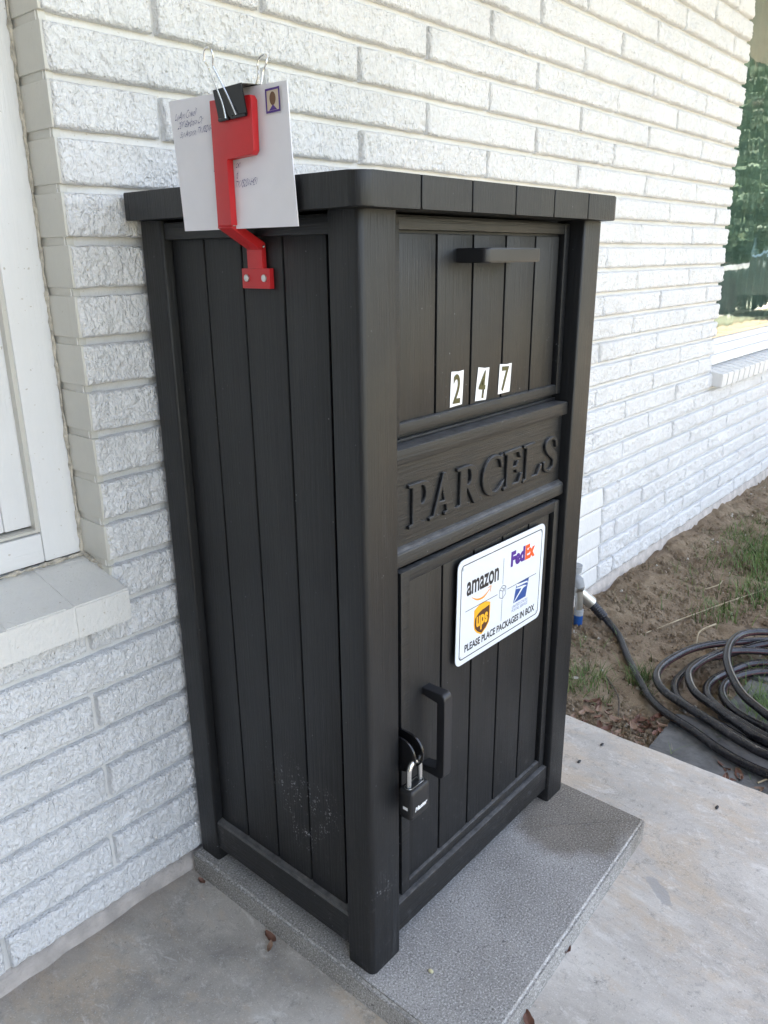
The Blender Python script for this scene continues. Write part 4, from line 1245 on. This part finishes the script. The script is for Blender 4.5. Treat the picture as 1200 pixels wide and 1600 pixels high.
hose = thing('garden_hose', 'coiled black garden hose with thin red stripe lying on dirt and paving stones', 'garden hose', (1.4, -0.25, -0.07))
def ribbed(p0, p1, r, n, depth):
    pts = []; rr = []
    p0 = Vector(p0); p1 = Vector(p1)
    for i in range(n * 4 + 1):
        t = i / (n * 4); pts.append(p0.lerp(p1, t)); rr.append(r * (1 + depth * math.sin(2 * math.pi * i / 4)))
    return tube_bm(pts, rr, 18)
c0 = (1.4150, 0.4080, 0.0560); c1 = (1.4585, 0.3720, 0.0020); c2 = (1.4600, 0.3240, -0.0360)
bm = tube_bm([c0, c1], [0.0185, 0.0205], 26, cap=True)
for i, v in enumerate(bm.verts):
    pass
obj('coupling', bm_mesh(bm, True), M['zinc'], hose)
def ring_pts(cx, cy, rx, ry, a0, a1, n, zf, jit=0.0, ph=0.0):
    out = []
    for i in range(n):
        a = a0 + (a1 - a0) * i / (n - 1)
        q = 1 + jit * math.sin(a * 2 + ph)
        out.append((cx + rx * q * math.cos(rad(a)) if False else cx + rx * q * math.cos(a), cy + ry * q * math.sin(a), zf(i / (n - 1))))
    return out
G0 = -0.062
path = [c1, c2, (1.4150, 0.2550, -0.0560), (1.3000, 0.1700, -0.0600), (1.2000, 0.0900, -0.0620), (1.1350, 0.0350, -0.0600), (1.0850, -0.0250, -0.0540), (1.0440, -0.1100, -0.0500), (1.0020, -0.1980, -0.0500), (0.9830, -0.2900, -0.0500),
        (0.9900, -0.4400, -0.0520), (1.0500, -0.5900, -0.0540), (1.2300, -0.7000, -0.0560), (1.4600, -0.6800, -0.0560), (1.6400, -0.5500, -0.0560), (1.7200, -0.3600, -0.0540), (1.6900, -0.1600, -0.0500)]
# loop A (outer, measured)
path += [(1.5350, -0.0250, -0.0380), (1.4350, 0.0330, -0.0340), (1.3330, 0.0570, -0.0320), (1.2540, 0.0610, -0.0310), (1.1920, 0.0450, -0.0300), (1.1420, 0.0050, -0.0290), (1.1080, -0.0580, -0.0280), (1.0810, -0.1200, -0.0270), (1.0400, -0.2080, -0.0270), (1.0180, -0.2900, -0.0270),
         (1.0250, -0.4300, -0.0290), (1.1000, -0.5700, -0.0320), (1.2600, -0.6500, -0.0330), (1.4500, -0.6300, -0.0330), (1.6000, -0.5000, -0.0330), (1.6500, -0.3200, -0.0330), (1.6200, -0.1400, -0.0340)]
path += [(1.5100, -0.0450, -0.0560), (1.4200, 0.0050, -0.0580), (1.3300, 0.0180, -0.0600), (1.2500, 0.0150, -0.0600), (1.1800, -0.0200, -0.0580), (1.1350, -0.0850, -0.0520), (1.1050, -0.1600, -0.0500), (1.0750, -0.2500, -0.0500), (1.0650, -0.3600, -0.0500),
         (1.1000, -0.4800, -0.0520), (1.2200, -0.6000, -0.0540), (1.4000, -0.6200, -0.0560), (1.5500, -0.5100, -0.0560), (1.6100, -0.3400, -0.0540), (1.5900, -0.1700, -0.0480)]
# loop B
path += [(1.5020, -0.0560, -0.0400), (1.4167, -0.0180, -0.0370), (1.3100, -0.0040, -0.0350), (1.2500, -0.0200, -0.0340), (1.1902, -0.0605, -0.0330), (1.1517, -0.1225, -0.0320), (1.1131, -0.1858, -0.0310), (1.0780, -0.2658, -0.0300), (1.0900, -0.3900, -0.0320),
         (1.1600, -0.5000, -0.0340), (1.2900, -0.5600, -0.0350), (1.4300, -0.5200, -0.0350), (1.5200, -0.4000, -0.0360), (1.5500, -0.2500, -0.0400)]
path += [(1.5000, -0.1250, -0.0540), (1.4187, -0.0800, -0.0600), (1.3250, -0.0560, -0.0600), (1.2500, -0.0700, -0.0600), (1.1960, -0.1200, -0.0560), (1.1550, -0.1900, -0.0520), (1.1250, -0.2700, -0.0500), (1.1400, -0.3700, -0.0520), (1.2200, -0.4600, -0.0540), (1.3500, -0.4800, -0.0560), (1.4600, -0.4000, -0.0560), (1.5000, -0.2700, -0.0560)]
path += [(1.4700, -0.1600, -0.0560), (1.3950, -0.1020, -0.0590), (1.3200, -0.0900, -0.0600), (1.2550, -0.1130, -0.0600), (1.2050, -0.1600, -0.0560), (1.1800, -0.2200, -0.0540), (1.1650, -0.3000, -0.0500), (1.2200, -0.4000, -0.0400), (1.3600, -0.4400, -0.0300), (1.5200, -0.3800, -0.0200), (1.6200, -0.2600, -0.0120)]
# last loose loop riding over the coil
path += [(1.6200, -0.1350, -0.0050), (1.5656, -0.0740, 0.0000), (1.4943, -0.0540, 0.0000), (1.4047, -0.0650, -0.0010), (1.3172, -0.0980, -0.0030), (1.2249, -0.1576, -0.0070), (1.1850, -0.2100, -0.0120), (1.1600, -0.2700, -0.0180), (1.1700, -0.3600, -0.0240), (1.2500, -0.4700, -0.0280)]
hp = catmull(path[1:], 9)
hb = tube_bm(hp, 0.0108, 16, matfn=lambda i, k: 1 if k in (12,) else 0)
obj('hose_tube', bm_mesh(hb, True, 60), [M['hosem'], M['stripe']], hose)
obj('strain_relief', bm_mesh(ribbed(Vector(c1).lerp(Vector(c0), 0.05), c2, 0.0158, 9, 0.035), True, 60), M['hosem'], hose)

# ------------------------------------------------------------------ dark paving stones
def stone(poly, label, top=-0.066):
    bm = prism_bm(poly, -0.13, top, 0.004)
    o = obj('paving_stone', bm_mesh(bm, True), M['stone'], label=label, cat='paving stone', group='paving stones beside the porch')
stone([(0.915, -0.045), (0.918, -0.60), (1.160, -0.60), (1.158, -0.155), (1.120, -0.040)][::-1], 'dark grey paving stone between the porch edge and the hose coil')
stone([(1.172, -0.600), (1.172, -0.165), (1.185, -0.120), (1.425, -0.128), (1.425, -0.60)], 'mossy dark paving stone inside the hose coil', -0.070)
stone([(1.442, -0.600), (1.442, -0.122), (1.72, -0.16), (1.72, -0.60)], 'dark paving stone at the right edge beyond the joint in the coil', -0.068)

# ------------------------------------------------------------------ leaves
def leaf_mesh(l, w, curl, seed):
    r = random.Random(seed)
    bm = bmesh.new(); rows = []
    n = 9
    for i in range(n + 1):
        t = i / n
        hw = w / 2 * math.sin(math.pi * min(1, t * 0.93 + 0.04)) ** 0.8 * (1 + 0.12 * r.uniform(-1, 1))
        x = (t - .5) * l
        zc = curl * (4 * (t - .5) ** 2) + 0.001 * r.uniform(-1, 1)
        rows.append([bm.verts.new((x, s * hw, zc + abs(s) * curl * 0.9 + 0.0015 * r.uniform(-1, 1) + 0.001)) for s in (-1, -.5, 0, .5, 1)])
    for a, b in zip(rows[:-1], rows[1:]):
        for k in range(4): bm.faces.new([a[k], a[k + 1], b[k + 1], b[k]])
    return bm_mesh(bm, True, 80)
leafmeshes = [leaf_mesh(0.040, 0.019, 0.005, 1), leaf_mesh(0.034, 0.020, 0.008, 2), leaf_mesh(0.046, 0.017, 0.006, 3)]
leafdark = [m.copy() for m in leafmeshes]
for m_ in leafmeshes: m_.materials.append(M['leafm'])
for m_ in leafdark: m_.materials.append(M['leafd'])
def leaf(x, y, z, rz, label, k=0, dark=False, sc=1.0, group=None, tilt=0.1):
    o = bpy.data.objects.new('dry_leaf', (leafdark if dark else leafmeshes)[k % 3])
    COL.objects.link(o)
    o.location = (x, y, z); o.rotation_euler = (random.uniform(-tilt, tilt), random.uniform(-tilt, tilt), rz); o.scale = (sc, sc, sc)
    o['label'] = label; o['category'] = 'leaf'
    if group: o['group'] = group
    return o
leaf(-0.0265, 0.3985, ZP + 0.001, 1.7, 'small brown dry leaf against the paver near the wall', 1, True, 0.5)
leaf(-0.0275, 0.2080, ZP + 0.001, 1.5, 'flat reddish brown leaf tucked under the left edge of the paver', 0, True, 0.72)
leaf(-0.0420, 0.1930, ZP + 0.002, 0.6, 'small tan curled leaf beside the reddish leaf at the paver edge', 2, False, 0.50)
leaf(0.2700, -0.1860, ZP + 0.002, 0.3, 'small red-brown leaf poking out under the front edge of the paver', 1, True, 0.65)
leaf(0.1180, -0.2060, ZP + 0.003, 0.9, 'curled brown leaf at the bottom of the picture by the paver front', 2, True, 0.85)
big = [(1.010, 0.118, 0.4, 0, 'reddish leaf in the litter nearest the parcel box'), (0.985, 0.062, 1.4, 1, 'folded tan leaf in the litter by the porch edge'),
       (1.075, -0.012, 2.9, 2, 'dark red leaf lying beside the lead of the hose'), (0.985, 0.015, 0.9, 1, 'pale cupped leaf in the middle of the litter'),
       (1.835, 0.272, 1.2, 0, 'single pale tan leaf alone on the bare dirt'), (0.960, -0.245, 0.5, 2, 'brown leaf under the hose at the right edge of the porch'),
       (1.290, 0.020, 1.9, 1, 'tan leaf between two turns of the hose coil')]
for x, y, rz, k, lb in big:
    leaf(x, y, -0.070, rz, lb, k, k == 2, 1.0 if k != 0 else 0.85)
rl = random.Random(21)
for i in range(64):
    t = rl.random()
    if i < 46: x = 0.925 + rl.random() * 0.13; y = 0.16 - t * 0.20
    else: x = 0.922 + rl.random() * 0.06; y = -0.20 - t * 0.16
    leaf(x, y, -0.082 + rl.random() * 0.014, rl.random() * 6.3, 'small brown dry leaf in the litter between porch edge and hose', i, rl.random() < .45, rl.uniform(0.5, 0.95), 'dry leaf litter along the porch edge', 0.35)
for x, y in ((0.7903, -0.2510), (0.8420, 0.0300), (0.7480, 0.0400)):
    bm = bmesh.new(); bmesh.ops.create_uvsphere(bm, u_segments=8, v_segments=6, radius=0.0042)
    for v in bm.verts: v.co = Vector((v.co.x * 1.7, v.co.y * 0.8, v.co.z * 0.5)) + Vector((x, y, ZP + 0.002))
    lb = {0.7903: 'black seed on the pale concrete right of the paver corner', 0.8420: 'dark seed near the far edge of the porch', 0.7480: 'small dark seed on the porch behind the paver'}[x]
    obj('seed', bm_mesh(bm, True), M['black'], label=lb, cat='seed')
bm = bmesh.new(); bmesh.ops.create_uvsphere(bm, u_segments=8, v_segments=6, radius=0.0034)
for v in bm.verts: v.co = Vector((v.co.x, v.co.y * 1.4, v.co.z * 0.7)) + Vector((0.0640, -0.0620, 0.002))
obj('pebble', bm_mesh(bm, True), M['uyellow'] if False else plain('yellow_crumb', (0.62, 0.58, 0.36), 0.7), label='tiny yellow crumb on the paver in front of the box', cat='crumb')

# crumbs of soil and grit too many to count
def crumbs(n, seed):
    r_ = random.Random(seed); V = []; F = []
    for _ in range(n):
        x = 0.93 + r_.random() ** 1.5 * 3.0; y = r_.uniform(-0.35, 0.43)
        s_ = r_.uniform(0.0015, 0.0055) * (2.2 if r_.random() < .08 else 1)
        z = -0.083 + 0.035 * max(0, min(1, (y - 0.05) / 0.40)) ** 1.4 + 0.006 * r_.random()
        b0 = len(V)
        for dx, dy, dz in ((-1, -1, -1), (1, -1, -1), (1, 1, -1), (-1, 1, -1), (-.6, -.6, 1), (.6, -.6, 1), (.6, .6, 1), (-.6, .6, 1)):
            V.append((x + dx * s_ * r_.uniform(.5, 1.2), y + dy * s_ * r_.uniform(.5, 1.2), z + dz * s_ * .7 * r_.uniform(.6, 1.1)))
        for f in ((4, 5, 6, 7), (0, 1, 5, 4), (1, 2, 6, 5), (2, 3, 7, 6), (3, 0, 4, 7)): F.append(tuple(b0 + i for i in f))
    return np_mesh(V, F, True)
obj('soil_crumbs', crumbs(11000, 5), M['dirt'], kind='stuff')
obj('gravel_bits', crumbs(160, 9), M['caulk'], kind='stuff')

# ------------------------------------------------------------------ grass, straw
def blades(spots, seed, hmin, hmax, wid, lean=0.6):
    r = random.Random(seed); V = []; F = []
    for (cx, cy, sx, sy, n) in spots:
        for _ in range(n):
            x = cx + r.gauss(0, sx); y = cy + r.gauss(0, sy)
            if x < 0.915: continue
            if y > YW - 0.012: continue
            h = r.uniform(hmin, hmax); a = r.uniform(0, 6.28); ln = r.uniform(0.15, lean) * h
            w = wid * r.uniform(0.6, 1.2); pa = a + 1.57
            z0 = -0.088; b0 = len(V)
            segs = 4
            for i in range(segs + 1):
                t = i / segs; ww = w * (1 - t * 0.92) / 2
                px = x + math.cos(a) * ln * t * t * 1.6; py = y + math.sin(a) * ln * t * t * 1.6
                pz = z0 + h * (t - 0.35 * t * t * (ln / h))
                V.append((px + math.cos(pa) * ww, py + math.sin(pa) * ww, pz)); V.append((px - math.cos(pa) * ww, py - math.sin(pa) * ww, pz))
            for i in range(segs): q = b0 + 2 * i; F.append((q, q + 1, q + 3, q + 2))
    return np_mesh(V, F)
spots = [(1.115, 0.235, 0.045, 0.05, 420), (1.235, 0.110, 0.022, 0.018, 120), (1.175, 0.06, 0.012, 0.012, 20), (1.05, 0.13, 0.02, 0.02, 16), (1.30, 0.30, 0.03, 0.03, 50), (2.42, 0.13, 0.14, 0.06, 900), (2.62, 0.26, 0.14, 0.05, 380), (2.9, 0.05, 0.25, 0.10, 1200), (2.10, 0.03, 0.10, 0.05, 480), (2.2, 0.28, 0.25, 0.06, 90), (3.3, 0.2, 0.3, 0.1, 500),
         (1.80, 0.085, 0.05, 0.04, 110), (1.08, -0.145, 0.008, 0.008, 9), (0.985, -0.27, 0.01, 0.012, 8), (0.945, -0.10, 0.008, 0.01, 5), (1.30, -0.205, 0.05, 0.035, 520), (1.47, -0.13, 0.03, 0.03, 60), (1.95, 0.22, 0.15, 0.07, 60), (1.42, 0.24, 0.20, 0.12, 30), (1.66, 0.36, 0.02, 0.02, 14), (3.4, -0.1, 0.4, 0.2, 700)]
obj('grass', blades(spots, 3, 0.020, 0.070, 0.0040), M['grassm'], kind='stuff')
spots2 = [(1.12, 0.17, 0.07, 0.09, 320), (1.5, 0.15, 0.3, 0.12, 90), (2.4, 0.1, 0.4, 0.15, 200), (1.0, 0.08, 0.04, 0.08, 40), (1.30, -0.2, 0.07, 0.05, 60)]
obj('dead_grass', blades(spots2, 8, 0.015, 0.040, 0.0026, 2.2), M['straw'], kind='stuff')
def twig(pts, r, label, mat='straw'):
    obj('twig', bm_mesh(tube_bm(catmull(pts, 8), r, 6), True), M[mat], label=label, cat='twig')
twig([(1.36, 0.27, -0.070), (1.50, 0.215, -0.074), (1.68, 0.16, -0.072), (1.90, 0.095, -0.074), (2.10, 0.03, -0.076)], 0.0022, 'long thin straw stem lying across the dirt behind the hose')
twig([(1.52, 0.055, -0.076), (1.60, 0.075, -0.060), (1.70, 0.060, -0.066)], 0.0028, 'pale bent twig on the dirt just behind the coil')
twig([(1.02, 0.07, -0.068), (1.10, 0.11, -0.062), (1.19, 0.19, -0.070)], 0.0022, 'brown twig leaning over the leaf litter near the hose lead', 'bark')
twig([(1.95, 0.20, -0.076), (2.02, 0.16, -0.066), (2.10, 0.17, -0.072)], 0.0022, 'short curled pale stem among the far grass')
twig([(0.955, -0.285, -0.062), (1.02, -0.33, -0.052), (1.06, -0.40, -0.060)], 0.0020, 'pale stem by the bottom of the hose coil at the right edge')

# ------------------------------------------------------------------ things mirrored in the right window
def tree(x, y, h, cr, label, seed):
    t = thing('shade_tree', label, 'tree', (x, y, -0.1), 'trees mirrored in the window')
    r = random.Random(seed)
    bm = bmesh.new()
    add_bm(bm, tube_bm([(x, y, -0.1), (x + 0.1, y, h * .3), (x, y + 0.1, h * .6)], [0.28, 0.2, 0.1], 10))
    for k in range(6):
        a = k * 1.05 + r.random(); add_bm(bm, tube_bm([(x, y, h * (.3 + .04 * k)), (x + math.cos(a) * cr * .4, y + math.sin(a) * cr * .4, h * .55), (x + math.cos(a) * cr * .75, y + math.sin(a) * cr * .75, h * .72)], [0.11, 0.07, 0.03], 6))
    obj('trunk', bm_mesh(bm, True), M['bark'], t)
    V = []; F = []
    cl = [(r.gauss(0, cr * .45), r.gauss(0, cr * .45), h * .58 + r.gauss(0, h * .17)) for _ in range(80)]
    for c in cl:
        for _ in range(150):
            p = Vector((x + c[0] + r.gauss(0, cr * .13), y + c[1] + r.gauss(0, cr * .13), max(0.5, c[2] + r.gauss(0, h * .06))))
            s = r.uniform(0.09, 0.20)
            u = Vector((r.gauss(0, 1), r.gauss(0, 1), r.gauss(0, 1))).normalized(); w = u.cross(Vector((r.gauss(0, 1), r.gauss(0, 1), r.gauss(0, 1)))).normalized()
            b = len(V)
            V += [tuple(p + u * s), tuple(p + w * s * .5), tuple(p - u * s), tuple(p - w * s * .5)]; F.append((b, b + 1, b + 2, b + 3))
    obj('crown', np_mesh(V, F, False), M['treem'], t)
tree(24.0, -8.0, 8.5, 3.6, 'tall leafy tree mirrored in the middle of the right window', 4)
tree(29.0, -5.5, 9.5, 3.8, 'broad leafy tree mirrored at the right of the window', 5)
tree(20.0, -10.0, 7.0, 3.0, 'smaller leafy tree mirrored beside the window jamb', 6)
tree(33.0, -13.0, 9.0, 4.0, 'far leafy tree mirrored behind the others', 7)
V = []
def car(cx, cy, label):
    """parked side-on: bonnet towards -y"""
    t = thing('parked_car', label, 'car', (cx, cy, -0.04))
    bz = -0.04
    side = [(-2.2, .35), (-2.2, .66), (-1.9, .78), (-0.95, .90), (-0.20, 1.50), (1.3, 1.56), (2.0, 1.02), (2.2, .95), (2.2, .35)]
    bm = prism_bm([(cy + a, bz + b) for a, b in side], cx - 0.88, cx + 0.88, 0.05, 'x', 3)
    obj('car_body', bm_mesh(bm, True), M['carp'], t)
    obj('bonnet', bm_mesh(prism_bm([(cy - 1.95, bz + .70), (cy - 0.97, bz + .84), (cy - 0.97, bz + .925), (cy - 1.95, bz + .80)], cx - 0.89, cx + 0.89, 0.006, 'x'), True), M['car_sunlit'], t)
    for sx in (-0.895, 0.883):
        gl = prism_bm([(cy - 0.74, bz + 1.02), (cy - 0.13, bz + 1.44), (cy + 0.45, bz + 1.48), (cy + 0.45, bz + 1.02)], cx + sx, cx + sx + 0.012, 0, 'x')
        obj('side_window', bm_mesh(gl), M['cargl'], t)
    gl = prism_bm([(cy - 0.93, bz + 1.03), (cy - 0.22, bz + 1.50), (cy - 0.20, bz + 1.47), (cy - 0.90, bz + 1.0)], cx - 0.78, cx + 0.78, 0, 'x')
    obj('windshield', bm_mesh(gl), M['cargl'], t)
    for sy in (-1.4, 1.4):
        for sx in (-0.80, 0.80):
            w = tube_bm([(cx + sx - 0.1, cy + sy, bz + .34), (cx + sx + 0.1, cy + sy, bz + .34)], 0.34, 20)
            obj('wheel', bm_mesh(w, True), M['rubber'], t)
car(15.6, -2.05, 'dark parked car with bonnet coloured pale to look sunlit mirrored low in the right window')
tree(21.5, -6.4, 3.4, 2.2, 'low round shrub mirrored behind the parked car', 11)
tree(26.5, -6.2, 4.2, 2.8, 'wide shrub mirrored at the far right of the window', 12)
tree(19.5, -8.6, 3.4, 2.4, 'low shrub mirrored next to the window jamb', 13)
tree(24.0, -11.5, 7.5, 3.4, 'dense tree mirrored between the shrubs', 14)
tree(30.0, -9.2, 9.5, 4.2, 'large tree mirrored high in the window', 15)
